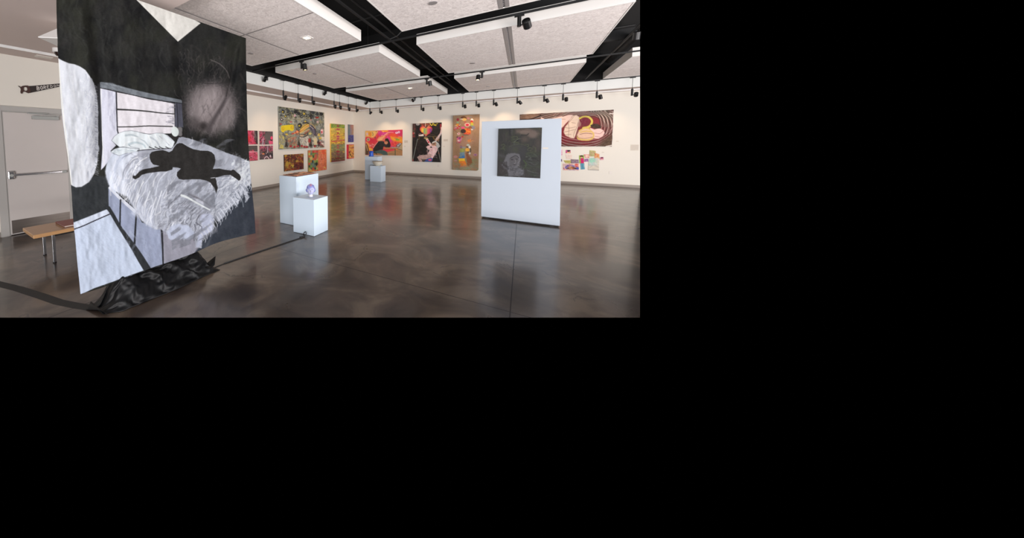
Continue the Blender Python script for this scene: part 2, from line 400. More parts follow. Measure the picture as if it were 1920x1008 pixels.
# ---- dark services above the clouds
def pipe(label, pts, r, cat='pipe'):
    o = MB().tube(pts, r, n=10).build('conduit_pipe' if r < .05 else 'air_duct', DARK, smooth='auto'); trim_to_view(o)
    return tag(o, label, cat, 'dark pipes and ducts above the clouds')
DARK = mat('dark_service_metal', (20, 20, 21), .6, noise=.15)
pipe('thin dark pipe along the gap right of the left ceiling clouds', [(-2.36, -1, 3.9), (-2.36, 12.7, 3.9)], .02)
pipe('dark conduit crossing above the second track near the black deck', [(-5.9, 9.05, 4.0), (1.9, 9.05, 4.0)], .018)
pipe('dark conduit crossing above the first track near the black deck', [(-5.9, 5.25, 3.95), (1.9, 5.25, 3.95)], .018)
pipe('round dark air duct above the gap right of the middle ceiling clouds', [(2.15, 2, 4.05), (2.15, 12.7, 4.05)], .12, 'duct')
pipe('looping dark cable rising above the crossing of the tracks', [(-2.14, 5.42, 3.52), (-2.0, 5.45, 3.56), (-1.86, 5.48, 3.7), (-1.83, 5.48, 3.9), (-1.83, 5.48, 4.34)], .012, 'cable')
for k, y in enumerate((4.3, 7.2, 10.6)):
    o = MB().box((XF, y-.04, 4.1), (5, y+.04, ZD)).build('ceiling_joist', DARK); trim_to_view(o)
    tag(o, ['dark steel joist above the nearest row of ceiling clouds', 'dark steel joist above the second row of ceiling clouds', 'dark steel joist above the farthest row of ceiling clouds'][k], 'joist', 'dark joists under the deck')

# ---- track heads
def head(tp, drop, along, aim, label, group, dl=.23, lit=False, power=0, hs=1.0, side=1, spotang=62):
    """tp: point on the track, drop: rod length, along: unit vector along the track, aim: direction of the beam"""
    t = thing('track_light', tp, label, 'track light', group)
    x, y, z = tp; z0 = z-.0215; al = Vector(along)*side; aim = Vector(aim).normalized()
    a = MB(); P = Vector((x, y, z0))
    ex = abs(al.x)*.05+.012; ey = abs(al.y)*.05+.012
    a.box((x-ex, y-ey, z0-.022), (x+ex, y+ey, z0)); a.build('track_adapter', M['lampblack'], t)
    zb = z0-.02
    if drop: MB().cyl((x, y, zb-drop), (x, y, zb), .0045, n=8).build('rod', M['rod'], t)
    zt = zb-drop
    MB().cyl((x, y, zt-dl), (x, y, zt), .026, n=14).cyl((x, y, zt), (x, y, zt+.025 if drop else zt+.002), .014, n=10).build('driver_housing', M['lampblack'], t, smooth='auto')
    c = Vector((x, y, zt-dl*.86))+al*(.086*hs)
    MB().cyl(Vector((x, y, zt-dl*.86)), c, .012, n=8).build('pivot_arm', M['lampblack'], t)
    R_ = .048*hs; Lh = .062*hs
    h = MB(); p0, p1 = c-aim*Lh, c+aim*Lh
    h.cyl(p0, p1, R_, n=20, caps=False)
    h.cyl(p0-aim*.012, p0, R_*.7, R_, n=20)
    h.cyl(p1-aim*.02, p1, R_*.86, R_*.86, n=20, caps=False)
    ho = h.build('lamp_head', M['lampblack'], t, smooth='auto')
    MB().cyl(p1-aim*.022, p1-aim*.016, R_*.86, n=20).build('lens', M['lens_on' if lit else 'lens_off'], t)
    if power:
        l = bpy.data.lights.new('spot_lamp', 'SPOT'); l.energy = power; l.color = (1.0, .66, .40); l.spot_size = math.radians(spotang); l.spot_blend = 1.0
        l.shadow_soft_size = .04
        lo = bpy.data.objects.new('spot_lamp', l); COL.objects.link(lo)
        lo.matrix_world = Matrix.Translation(p1+aim*.01) @ aim.to_track_quat('-Z', 'Y').to_matrix().to_4x4()
        lo.parent = t; lo.matrix_parent_inverse = Matrix.Translation(-Vector(t.location))
    return t
ZTR = 3.455
# left wall row: (pixel column of the rod, row of housing top, hanging?, lamp target (y, z) on the wall)
left_row = [(501, 146, 0, None, 'short black track light mounted right on the left wall track, first from the banner'),
            (531.3, 170.7, 1, (7.1, 1.9), 'black pendant track light above the left edge of the grey graffiti-style painting'),
            (559, 176.6, 1, (8.6, 2.2), 'black pendant track light above the middle of the grey graffiti-style painting'),
            (585.5, 182, 1, (9.6, 2.2), 'black pendant track light above the right half of the grey graffiti-style painting'),
            (611.5, 171.5, 0, None, 'short black track light on the left wall track just before the four close pendants'),
            (626.5, 190.8, 1, (11.4, 2.1), 'black pendant track light, first of four before the corner, above the tall green painting'),
            (636.7, 193.8, 1, (11.9, 2.1), 'black pendant track light, second of four before the corner, above the tall green painting'),
            (653.2, 196, 1, (12.6, 1.8), 'black pendant track light, third of the four, above the small blue panel'),
            (668, 199, 1, None, 'black pendant track light, fourth of the four, at the room corner'),
            (688.5, 193, 0, None, 'short black track light at the corner end of the left wall track'),
            (695.5, 205, 1, None, 'black pendant track light at the corner, last one hanging from the left wall track')]
for px, py, hang, tg, lab in left_row:
    p = hit(px, py, 0, TX); y = min(p[1], TYB-.1)
    tp = (TX, y, ZTR)
    d = Vector((XL, tg[0], tg[1]-.35))-Vector((TX, y, 3.0)) if tg else Vector((-1, .25, -.8))
    head(tp, .3 if hang else 0, (0, 1, 0), d, lab, 'black track lights along the left wall', dl=.23 if hang else .1, power=36 if tg else 0, side=1 if hang else -1, spotang=84)
back_row = [(712.3, 205, 1, (-5.6, 2.0), 'black pendant track light on the back wall track above the sleeping-student painting, left of two'),
            (742.6, 202, 1, (-4.9, 2.0), 'black pendant track light on the back wall track above the sleeping-student painting, right of two'),
            (777.9, 186, 0, None, 'short black track light mounted on the back wall track above the black heart painting'),
            (789.9, 198, 1, (-3.7, 2.1), 'black pendant track light on the back wall track above the black heart painting'),
            (821.7, 196, 1, (-2.9, 2.0), 'black pendant track light on the back wall track right of the black heart painting'),
            (867.7, 192.5, 1, (-1.9, 2.2), 'black pendant track light above the left part of the tan hanging cloth'),
            (893.1, 190, 1, (-1.4, 2.0), 'black pendant track light above the right edge of the tan hanging cloth'),
            (925.6, 188.5, 1, (-.6, 2.4), 'black pendant track light above the left part of the white free-standing panel'),
            (970, 184.5, 1, (.5, 2.4), 'black pendant track light above the left end of the dark red mural'),
            (1020.4, 181, 1, (1.1, 2.2), 'black pendant track light above the middle of the dark red mural'),
            (1055.8, 178, 1, None, 'black pendant track light above the right half of the dark red mural'),
            (1119.2, 173, 1, (2.3, 1.9), 'black pendant track light above the right end of the dark red mural'),
            (1185.5, 167.5, 1, None, 'black pendant track light nearest the right edge of the view')]
for px, py, hang, tg, lab in back_row:
    p = hit(px, py, 1, TYB); x = p[0]
    d = Vector((tg[0], YB, tg[1]-.4))-Vector((x, TYB, 3.0)) if tg else Vector((.15, 1, -.8))
    head((x, TYB, ZTR), .33 if hang else 0, (1, 0, 0), d, lab, 'black track lights along the back wall', dl=.2 if hang else .1, power=28 if tg else 0, side=1 if hang else -1, spotang=84)
mid = [(565.4, 118, 1, 5.4, 3.47, 1, (.1, .1, -1), True, 'lit black track light on the first crossing track, in front of the left cloud'),
       (974, 26, 1, 5.4, 3.47, 1, (.2, 1, -.5), False, 'large unlit black track light on the first crossing track, over the white free-standing panel'),
       (800.5, 134, 1, 9.2, 3.475, 1, (.1, .2, -1), True, 'lit black track light on the second crossing track, between the left and middle clouds'),
       (904, 134, 1, 9.2, 3.475, -1, (-.1, -.2, -1), True, 'lit black track light on the second crossing track, under the middle cloud')]
for px, py, ax, d, z, sd, aim, lit, lab in mid:
    p = hit(px, py, ax, d)
    head((p[0], d, z), 0, (1, 0, 0), aim, lab, 'black track lights on the crossing tracks', dl=.15, lit=lit, power=45 if lit else 0, side=sd, hs=1.1, spotang=80)
p = hit(1191, 66, 0, 1.6)
head((1.6, p[1], 3.515), 0, (0, 1, 0), (0, .3, -1), 'pale-lensed black track light on the right-hand track at the edge of the view', 'black track lights on the crossing tracks', dl=.1, lit=True, side=-1)
# ================================================================ door, saw, entry fittings
def part_of(o, parent):
    o.parent = parent; o.matrix_parent_inverse = Matrix.Translation(-Vector(parent.location)); return o
D0, D1, DH = .99, 1.80, 2.135        # leaf from hinge side to meeting edge
door = thing('door_1', (XL, 1.9, 0), kind='structure')
mb = MB()
mb.box((XL, .87, 0), (XL+.035, .97, 2.24)); mb.box((XL, 2.83, 0), (XL+.035, 2.93, 2.24)); mb.box((XL, .97, 2.155), (XL+.035, 2.83, 2.24))
mb.box((XL, .955, 0), (XL+.02, .985, 2.17)); mb.box((XL, .97, 2.14), (XL+.022, 2.83, 2.16))
mb.build('door_frame', M['doorframe'], door, bevel=.003)
MB().box((XL, .97, 0), (XL+.006, 2.83, .012)).build('threshold', M['black'], door)
for a, b in ((.985, 1.80), (1.86, 2.82)):
    leaf = MB().box((XL, a, .012), (XL+.024, b, DH)).build('door_leaf', M['doorpaint'], door, bevel=.002)
    k = MB().box((XL+.024, a+.015, .03), (XL+.027, b-.012, .262)).build('kick_plate', M['steel'], leaf)
    k.matrix_parent_inverse = Matrix.Translation(-Vector(door.location)) if False else Matrix()
MB().box((XL, 1.80, .012), (XL+.032, 1.86, DH)).build('door_mullion', M['doorframe'], door, bevel=.003)
# panic bars
for a, b in ((1.0, 1.79), (1.88, 2.8)):
    pb = MB().box((XL+.03, a+.06, 1.035), (XL+.075, b-.02, 1.07)).build('push_bar', M['chrome'], door, bevel=.006)
    e = MB().box((XL+.024, a-.01, .985), (XL+.085, a+.07, 1.12)).build('bar_end_case', M['chrome'], pb, bevel=.012)
    MB().cyl((XL+.085, a+.03, 1.05), (XL+.105, a+.03, 1.05), .024, n=20).build('lock_cylinder', M['greypaint'], pb)
    MB().box((XL+.024, b-.09, 1.03), (XL+.08, b-.02, 1.075)).build('bar_end_bracket', M['greypaint'], pb, bevel=.004)
cl = MB().box((XL+.024, 1.335, 2.03), (XL+.085, 1.70, 2.09)).build('door_closer', M['greypaint'], door, bevel=.004)
mb = MB(); mb.box((XL+.085, 1.66, 2.092), (XL+.10, 1.70, 2.112))
mb.prism([(1.68, 2.098), (1.68, 2.112), (1.28, 2.135), (1.28, 2.121)], 0, XL+.07, XL+.085)
mb.prism([(1.28, 2.121), (1.28, 2.135), (1.55, 2.150), (1.55, 2.138)], 0, XL+.055, XL+.069)
mb.build('closer_arm', M['greypaint'], cl)

# painted hand saw on the wall
saw = thing('hand_saw', (XL+.012, 1.2, 2.5), 'old dark hand saw with white lettering on its blade, hung above the white door', 'saw')
def PW(pts, x=XL):   # pixels to (y, z) on the wall plane
    return [tuple(hit(a, b, 0, x)[1:]) for a, b in pts]
xs = XL+.012
z1 = lambda pts: [(hit(a, b, 0, xs)[1], hit(a, b, 0, xs)[2]) for a, b in pts]
hz = z1([(52, 161.5), (112, 156.5)]); lz = z1([(57, 174), (112, 162.5)])
dy = hz[1][0]-hz[0][0]
tipy = hz[0][0]+.78
tz = hz[0][1]+(hz[1][1]-hz[0][1])/dy*.78
blade = [lz[0], (lz[1][0], lz[1][1]), (tipy, tz-.015), (tipy, tz), hz[1], hz[0], (hz[0][0]-.005, lz[0][1]+.02)]
MB().prism(blade, 0, xs, xs+.003).build('blade', mat('dark_saw_blade', (44, 36, 34), .5, metal=.3, noise=.3, nscale=25), saw)
mb = MB()
outer = z1([(33.5, 160.5), (36.5, 162), (38.5, 163), (42, 161), (47, 160.3), (52, 160.5), (55, 163), (57, 168), (57, 174), (53, 174.8), (50, 173.5), (47, 171.8), (44, 171.8), (42.2, 173), (41.6, 175.5), (39, 175), (38.2, 172), (39, 168), (38.2, 165), (36, 163)])
inner = z1([(44.6, 163.6), (47.5, 163), (50.2, 163.8), (51.2, 166), (51, 168.6), (49.5, 170.3), (46.5, 170.4), (44.6, 169), (43.8, 166.5)])
# handle as a ring of quads between outline and grip hole
no, ni = len(outer), len(inner)
bmh = bmesh.new()
def ringmesh(x):
    ov = [bmh.verts.new((x, p[0], p[1])) for p in outer]; iv = [bmh.verts.new((x, p[0], p[1])) for p in inner]
    ed = [bmh.edges.new((ov[i], ov[(i+1) % no])) for i in range(no)]+[bmh.edges.new((iv[i], iv[(i+1) % ni])) for i in range(ni)]
    bmesh.ops.triangle_fill(bmh, edges=ed, use_beauty=True); return ov, iv
o1, i1 = ringmesh(xs-.006); o2, i2 = ringmesh(xs+.014)
for A, B, n in ((o1, o2, no), (i1, i2, ni)):
    for i in range(n): bmh.faces.new((A[i], A[(i+1) % n], B[(i+1) % n], B[i]))
bmesh.ops.recalc_face_normals(bmh, faces=bmh.faces)
me = bpy.data.meshes.new('handle'); bmh.to_mesh(me); bmh.free(); me.materials.append(mat('dark_red_brown_wood', (62, 34, 28), .5, noise=.3, nscale=30))
ho = bpy.data.objects.new('handle', me); COL.objects.link(ho); part_of(ho, saw)
# hand painted capitals along the blade, built as strokes
GL = {'B': [[(0,0),(0,1)],[(0,1),(.6,.85),(.55,.6),(0,.52)],[(0,.52),(.7,.4),(.6,.08),(0,0)]],
      'O': [[(.35,0),(.05,.25),(.05,.75),(.35,1),(.65,.75),(.65,.25),(.35,0)]],
      'R': [[(0,0),(0,1)],[(0,1),(.6,.88),(.55,.58),(0,.5)],[(.2,.5),(.65,0)]],
      'E': [[(.6,1),(0,1),(0,0),(.6,0)],[(0,.52),(.45,.52)]],
      'D': [[(0,0),(0,1),(.5,.85),(.65,.5),(.5,.12),(0,0)]],
      'M': [[(0,0),(.05,1),(.4,.4),(.75,1),(.8,0)]]}
nst = 0; mb = MB(); yy = hit(69, 160, 0, xs)[1]
for ci, ch in enumerate('BOREDOM'):
    fr = (yy-hz[0][0])/.78
    top = hz[0][1]+(tz-hz[0][1])*fr-.012; bot = lz[0][1]+(tz-.015-lz[0][1])*fr+.012
    hgt = min(top-bot, .105)*.9; wd = .043
    for st in GL[ch]:
        for p, q in zip(st[:-1], st[1:]):
            a = np.array([yy+p[0]*wd, bot+(top-bot-hgt)/2+p[1]*hgt]); b = np.array([yy+q[0]*wd, bot+(top-bot-hgt)/2+q[1]*hgt])
            d = (b-a)/np.linalg.norm(b-a); n = np.array([-d[1], d[0]])*hgt*.085; a = a-d*hgt*.05; b = b+d*hgt*.05
            mb.prism([tuple(a+n), tuple(a-n), tuple(b-n), tuple(b+n)], 0, xs+.003, xs+.0042+.00012*(nst := nst+1))
    yy += wd*(1.2 if ch == 'M' else 1.08)
mb.build('lettering', mat('white_hand_lettering', (196, 192, 186), .7, noise=.1), saw)

# ceiling fittings by the door
lamp = thing('ceiling_lamp', (-5.0, 1.36, ZF), 'white pyramid-shaped ceiling lamp with a dark cap, partly behind the painted hanging', 'lamp')
mb = MB()
for r_, z_ in ((.08, -.02), (.36, -.235), (.355, -.245)): pass
q4 = lambda r_, z_: [(-5.0, 1.36-r_, ZF+z_), (-5.0+r_, 1.36, ZF+z_), (-5.0, 1.36+r_, ZF+z_), (-5.0-r_, 1.36, ZF+z_)]
mb.add(q4(.07, -.02)+q4(.33, -.235)+q4(.325, -.245), [(0, 1, 5, 4), (1, 2, 6, 5), (2, 3, 7, 6), (3, 0, 4, 7), (4, 5, 9, 8), (5, 6, 10, 9), (6, 7, 11, 10), (7, 4, 8, 11), (8, 9, 10, 11), (0, 3, 2, 1)])
mb.build('lamp_shade', M['white'], lamp)
MB().lathe([(0, 0), (.10, 0), (.10, -.022), (.05, -.04), (0, -.04)], (-5.0, 1.36, ZF), n=32).build('cap', M['track'], lamp)
cx_, cy_ = -6.36, 1.56
dc = thing('dome_camera', (cx_, cy_, ZF), 'small white drum camera with dark dome under the plaster ceiling beside the hanging', 'camera')
MB().lathe([(0, 0), (.085, 0), (.085, -.055), (.075, -.062), (0, -.062)], (cx_, cy_, ZF), n=28).build('camera_body', M['white'], dc, smooth='auto')
MB().lathe([(.062, -.062), (.06, -.09), (.04, -.115), (0, -.125)], (cx_, cy_, ZF), n=24).build('dome', M['darkdome'], dc, smooth='auto')
tag(MB().box((-7.02, 1.38, ZS-.008), (-6.86, 1.6, ZS)).build('air_vent', M['outlet']), 'small pale vent plate under the soffit above the hand saw', 'vent')

# bench and folder
bn = thing('bench', (-5.3, 1.6, 0), 'light wooden bench with slim grey steel legs in front of the white door', 'bench')
MB().box((-5.60, .872, .388), (-5.02, 2.55, .435)).build('bench_top', M['wood'], bn, bevel=.005)
for x in (-5.55, -5.08):
    for y in (1.07, 2.32):
        l = MB().box((x-.016, y-.016, .012), (x+.016, y+.016, .388)).build('leg', M['chrome'], bn, bevel=.003)
        MB().cyl((x, y, 0), (x, y, .012), .02, n=12).build('foot_pad', M['track'], l).matrix_parent_inverse = Matrix()
MB().box((-5.55, 1.09, .355), (-5.08, 2.30, .387)).build('under_frame', M['track'], bn)
fo = thing('folder', (-5.3, 1.45, .435), 'reddish brown folder lying on the wooden bench beside the hanging', 'folder')
MB().box((-5.50, 1.20, .436), (-5.10, 1.75, .440)).box((-5.50, 1.195, .440), (-5.495, 1.75, .458)).box((-5.50, 1.19, .458), (-5.10, 1.75, .462)).build('cover', M['leather'], fo, bevel=.001)
MB().box((-5.492, 1.205, .4405), (-5.11, 1.745, .4575)).build('pages', M['paper'], fo)

# ================================================================ pedestals and what stands on them
def pedestal(label, x0, x1, y0, y1, h):
    t = thing('pedestal', ((x0+x1)/2, (y0+y1)/2, 0), label, 'pedestal', 'white display pedestals')
    MB().box((x0, y0, .004), (x1, y1, h)).build('plinth_body', M['pedestal'], t, bevel=.003)
    MB().box((x0+.03, y0+.03, 0), (x1-.03, y1-.03, .004)).build('glide_pad', M['track'], t)
    return t
pedestal('tall white pedestal near the hanging, topped with a copper-coloured plate', -3.86, -3.435, 4.14, 4.85, .928)
pedestal('low white pedestal in front of the tall one, carrying the blue and white head', -3.262, -2.81, 3.835, 4.25, .617)
pedestal('tall white pedestal near the far corner, carrying the small blue vessel', -5.33, -4.76, 10.87, 11.3, .955)
pedestal('low white pedestal near the far corner, carrying the cream bowl', -4.88, -4.42, 10.4, 10.85, .62)
tag(MB().box((-4.52, 10.397, .565), (-4.44, 10.4, .585)).build('price_label', M['paper']), 'tiny pale label on the front of the cream bowl pedestal', 'label')
tag(MB().box((-2.93, 4.13, .617), (-2.86, 4.18, .619)).build('name_card', M['paper']), 'tiny card lying on the low pedestal behind the blue and white head', 'card')

# cream bowl
bx, by, bz = -4.66, 10.63, .62
bw = thing('bowl', (bx, by, bz), 'wide cream stoneware bowl on the low pedestal in the far corner', 'bowl')
MB().lathe([(0, .006), (.075, .006), (.078, 0), (.09, 0), (.095, .012), (.15, .05), (.185, .1), (.198, .15), (.203, .165), (.198, .168), (.188, .15), (.17, .1), (.13, .055), (.06, .028), (0, .024)], (bx, by, bz), n=48).build('bowl_body', M['clay'], bw, smooth='auto')
MB().lathe([(.198, .163), (.206, .167), (.203, .173), (.195, .168)], (bx, by, bz), n=48).build('rim', mat('bare_clay_rim', (150, 118, 88), .6), bw, smooth='auto')
# small blue vessel
vx, vy, vz = -5.12, 11.03, .955
vt = thing('blue_vessel', (vx, vy, vz), 'small bright blue lumpy vessel on the tall pedestal in the far corner', 'vessel')
def lumpy(prof, c, n, amp, seed):
    r_ = random.Random(seed); ph = [r_.uniform(0, 6) for _ in range(6)]
    vs_ = []; fs = []
    for j, (r, z) in enumerate(prof):
        for i in range(n):
            a = 2*math.pi*i/n; rr = r*(1+amp*(math.sin(2*a+ph[0]+z*20)+.7*math.sin(3*a+ph[1]-z*35)+.5*math.sin(5*a+ph[2]+z*50)))
            vs_.append((c[0]+rr*math.cos(a), c[1]+rr*math.sin(a), c[2]+z))
    for j in range(len(prof)-1):
        for i in range(n): fs.append((j*n+i, j*n+(i+1) % n, (j+1)*n+(i+1) % n, (j+1)*n+i))
    return MB().add(vs_, fs)
lumpy([(0, 0), (.085, 0), (.098, .02), (.09, .06), (.082, .09), (.094, .13), (.09, .17), (.076, .2), (.07, .205), (.06, .17), (.05, .1), (0, .09)], (vx, vy, vz), 36, .05, 3).build('vessel_body', M['bluevase'], vt, smooth=True)
lumpy([(.066, .196), (.078, .208), (.07, .222), (.056, .21)], (vx, vy, vz), 36, .07, 5).build('rim', M['bluevase'], vt, smooth=True)

# copper coloured plate lying on the tall pedestal
# ================================================================ painting engine
# Every artwork is a dense mesh whose colours are laid on by strokes, shapes and noise.
def vnoise(X, Y, seed):
    xi = np.floor(X).astype(np.int64); yi = np.floor(Y).astype(np.int64); fx = X-xi; fy = Y-yi
    def h(a, b):
        n = (a*374761393+b*668265263+seed*982451653) & 0xffffffff
        n = ((n ^ (n >> 13))*1274126177) & 0xffffffff
        return ((n ^ (n >> 16)) & 0xffff)/65535.0
    sx = fx*fx*(3-2*fx); sy = fy*fy*(3-2*fy)
    return (h(xi, yi)*(1-sx)+h(xi+1, yi)*sx)*(1-sy)+(h(xi, yi+1)*(1-sx)+h(xi+1, yi+1)*sx)*sy
def fbm(X, Y, seed=0, o=4):
    s = 0; a = .5; t = 0
    for i in range(o): s = s+a*vnoise(X*2**i, Y*2**i, seed+i*7); t += a; a *= .5
    return s/t
def smooth(pts, closed=False, k=5):
    p = [np.array(q, float) for q in pts]; n = len(p); out = []
    rng = range(n if closed else n-1)
    for i in rng:
        p0 = p[(i-1) % n] if closed or i > 0 else p[0]; p1 = p[i]; p2 = p[(i+1) % n]; p3 = p[(i+2) % n] if closed or i+2 < n else p[-1]
        for j in range(k):
            t = j/k; out.append(.5*((2*p1)+(-p0+p2)*t+(2*p0-5*p1+4*p2-p3)*t*t+(-p0+3*p1-3*p2+p3)*t**3))
    if not closed: out.append(p[-1])
    return out
class Art:
    """a colour field sampled at the points (X, Y) of the drawing surface"""
    def __init__(s, X, Y, base, seed=1):
        s.X = X; s.Y = Y; s.C = np.empty(X.shape+(3,)); s.C[:] = base; s.ox = s.oy = 0; s.sc = 1.0
        s.sat = .87; s.rng = random.Random(seed); s.seed = seed
        s.px = abs(X[0, -1]-X[0, 0])/X.shape[1]
    def at(s, ox, oy, sc): s.ox, s.oy, s.sc = ox, oy, sc; return s
    def T(s, pts): return [(p[0]/s.sc+s.ox, p[1]/s.sc+s.oy) for p in pts]
    def win(s, x0, y0, x1, y1):
        m = (s.X >= x0) & (s.X <= x1) & (s.Y >= y0) & (s.Y <= y1)
        r = np.flatnonzero(m.any(1)); c = np.flatnonzero(m.any(0))
        if len(r) == 0 or len(c) == 0: return None
        return slice(r[0], r[-1]+1), slice(c[0], c[-1]+1)
    def blend(s, w, a, col):
        a = np.clip(a, 0, 1)[..., None]; s.C[w] = s.C[w]*(1-a)+np.asarray(col, float)*a
    def poly(s, pts, col, a=1.0, soft=.7, curve=False, rough=0, tex=None):
        pts = s.T(pts)
        if curve: pts = smooth(pts, True, 4)
        P = np.array(pts); e = soft+rough+1
        w = s.win(P[:, 0].min()-e, P[:, 1].min()-e, P[:, 0].max()+e, P[:, 1].max()+e)
        if w is None: return
        X, Y = s.X[w], s.Y[w]
        if rough: 
            n = fbm(X*.9, Y*.9, s.seed+3, 3)-.5; n2 = fbm(X*.9+40, Y*.9, s.seed+5, 3)-.5; X = X+n*rough*3; Y = Y+n2*rough*3
        ins = np.zeros(X.shape, bool); dm = np.full(X.shape, 1e9)
        for i in range(len(P)):
            x0, y0 = P[i]; x1, y1 = P[(i+1) % len(P)]
            if y0 != y1:
                c = ((Y < y0) != (Y < y1)) & (X < (x1-x0)*(Y-y0)/(y1-y0)+x0); ins ^= c
            dx, dy = x1-x0, y1-y0; L = dx*dx+dy*dy+1e-12
            t = np.clip(((X-x0)*dx+(Y-y0)*dy)/L, 0, 1)
            np.minimum(dm, (X-x0-t*dx)**2+(Y-y0-t*dy)**2, out=dm)
        sd = np.sqrt(dm)*np.where(ins, 1, -1)
        al = np.clip(.5+sd/soft, 0, 1)*a
        c = np.asarray(col, float)
        if tex: c = c+(fbm(s.X[w]*tex[0], s.Y[w]*tex[1], s.seed+11, 4)-.5)[..., None]*tex[2]*2
        s.blend(w, al, c)
    def line(s, pts, wd, col, a=1.0, w2=None, soft=.6, curve=True, rough=0):
        pts = s.T(pts); wd = wd/s.sc; w2 = wd if w2 is None else w2/s.sc
        if curve and len(pts) > 2: pts = smooth(pts, False, 5)
        P = np.array(pts); e = max(wd, w2)+soft+rough
        w = s.win(P[:, 0].min()-e, P[:, 1].min()-e, P[:, 0].max()+e, P[:, 1].max()+e)
        if w is None: return
        X, Y = s.X[w], s.Y[w]; best = np.full(X.shape, -1e9)
        if rough: X = X+(fbm(X*1.3, Y*1.3, s.seed, 2)-.5)*rough*2; Y = Y+(fbm(X*1.3+9, Y*1.3, s.seed, 2)-.5)*rough*2
        n = len(P)-1
        for i in range(n):
            x0, y0 = P[i]; dx, dy = P[i+1]-P[i]; L = dx*dx+dy*dy+1e-12
            t = np.clip(((X-x0)*dx+(Y-y0)*dy)/L, 0, 1)
            d = np.sqrt((X-x0-t*dx)**2+(Y-y0-t*dy)**2); ww = wd+(w2-wd)*(i+t)/n
            np.maximum(best, ww/2-d, out=best)
        s.blend(w, np.clip(.5+best/soft, 0, 1)*a, col)
    def ell(s, cx, cy, rx, ry, col, rot=0, a=1.0, soft=.7, rough=0):
        (cx, cy), = s.T([(cx, cy)]); rx /= s.sc; ry /= s.sc; e = max(rx, ry)+soft*2+rough
        w = s.win(cx-e, cy-e, cx+e, cy+e)
        if w is None: return
        X, Y = s.X[w]-cx, s.Y[w]-cy
        c, n = math.cos(math.radians(rot)), math.sin(math.radians(rot)); u = X*c+Y*n; v = -X*n+Y*c
        if rough: k = 1+(fbm(s.X[w]*.5, s.Y[w]*.5, s.seed+2, 3)-.5)*rough; u = u*k; v = v*k
        q = np.sqrt((u/rx)**2+(v/ry)**2); s.blend(w, np.clip(.5+(1-q)*min(rx, ry)/soft, 0, 1)*a, col)
    def mottle(s, col, sx, sy, a=1.0, lo=.5, hi=.7, seed=0, box=None, rot=0):
        w = (slice(None), slice(None)) if box is None else s.win(*[v for p in s.T([(box[0], box[1]), (box[2], box[3])]) for v in p])
        if w is None: return
        X, Y = s.X[w], s.Y[w]; c, n = math.cos(math.radians(rot)), math.sin(math.radians(rot))
        f = fbm((X*c+Y*n)*sx, (-X*n+Y*c)*sy, s.seed*13+seed, 4); s.blend(w, np.clip((f-lo)/(hi-lo), 0, 1)*a, col)
    def strokes(s, box, n, ln, ang, cols, wd=1.2, a=.8, bend=.3, inside=None, taper=.4):
        """n brush strokes: box in local units; ang = (mean, spread) in degrees, 0 = to the right"""
        r = s.rng; k = s.sc
        pin = None if inside is None else np.array(inside, float)
        for _ in range(n):
            for _t in range(20):
                x = r.uniform(box[0], box[2]); y = r.uniform(box[1], box[3])
                if pin is None: break
                c = False
                for i in range(len(pin)):
                    x0, y0 = pin[i]; x1, y1 = pin[(i+1) % len(pin)]
                    if (y0 > y) != (y1 > y) and x < (x1-x0)*(y-y0)/(y1-y0)+x0: c = not c
                if c: break
            else: continue
            an = math.radians(ang[0]+r.uniform(-1, 1)*ang[1]); L = ln*r.uniform(.5, 1.3)*k; b = r.uniform(-bend, bend)*L
            dx, dy = math.cos(an), math.sin(an)
            p = [(x-dx*L/2, y-dy*L/2), (x-dy*b, y+dx*b), (x+dx*L/2, y+dy*L/2)]
            ww = wd*r.uniform(.6, 1.4)*k
            s.line(p, ww, r.choice(cols), a*r.uniform(.6, 1), ww*taper, soft=.8)
    def grain(s, amt, scale=1.2, seed=5):
        s.C += ((fbm(s.X*scale, s.Y*scale, seed, 3)-.5)*2*amt)[..., None]
    def colors(s, gain=1.0):
        g = s.C.mean(-1, keepdims=True); c = g+(s.C-g)*s.sat
        return lin(np.clip(c*gain, 3, 250))

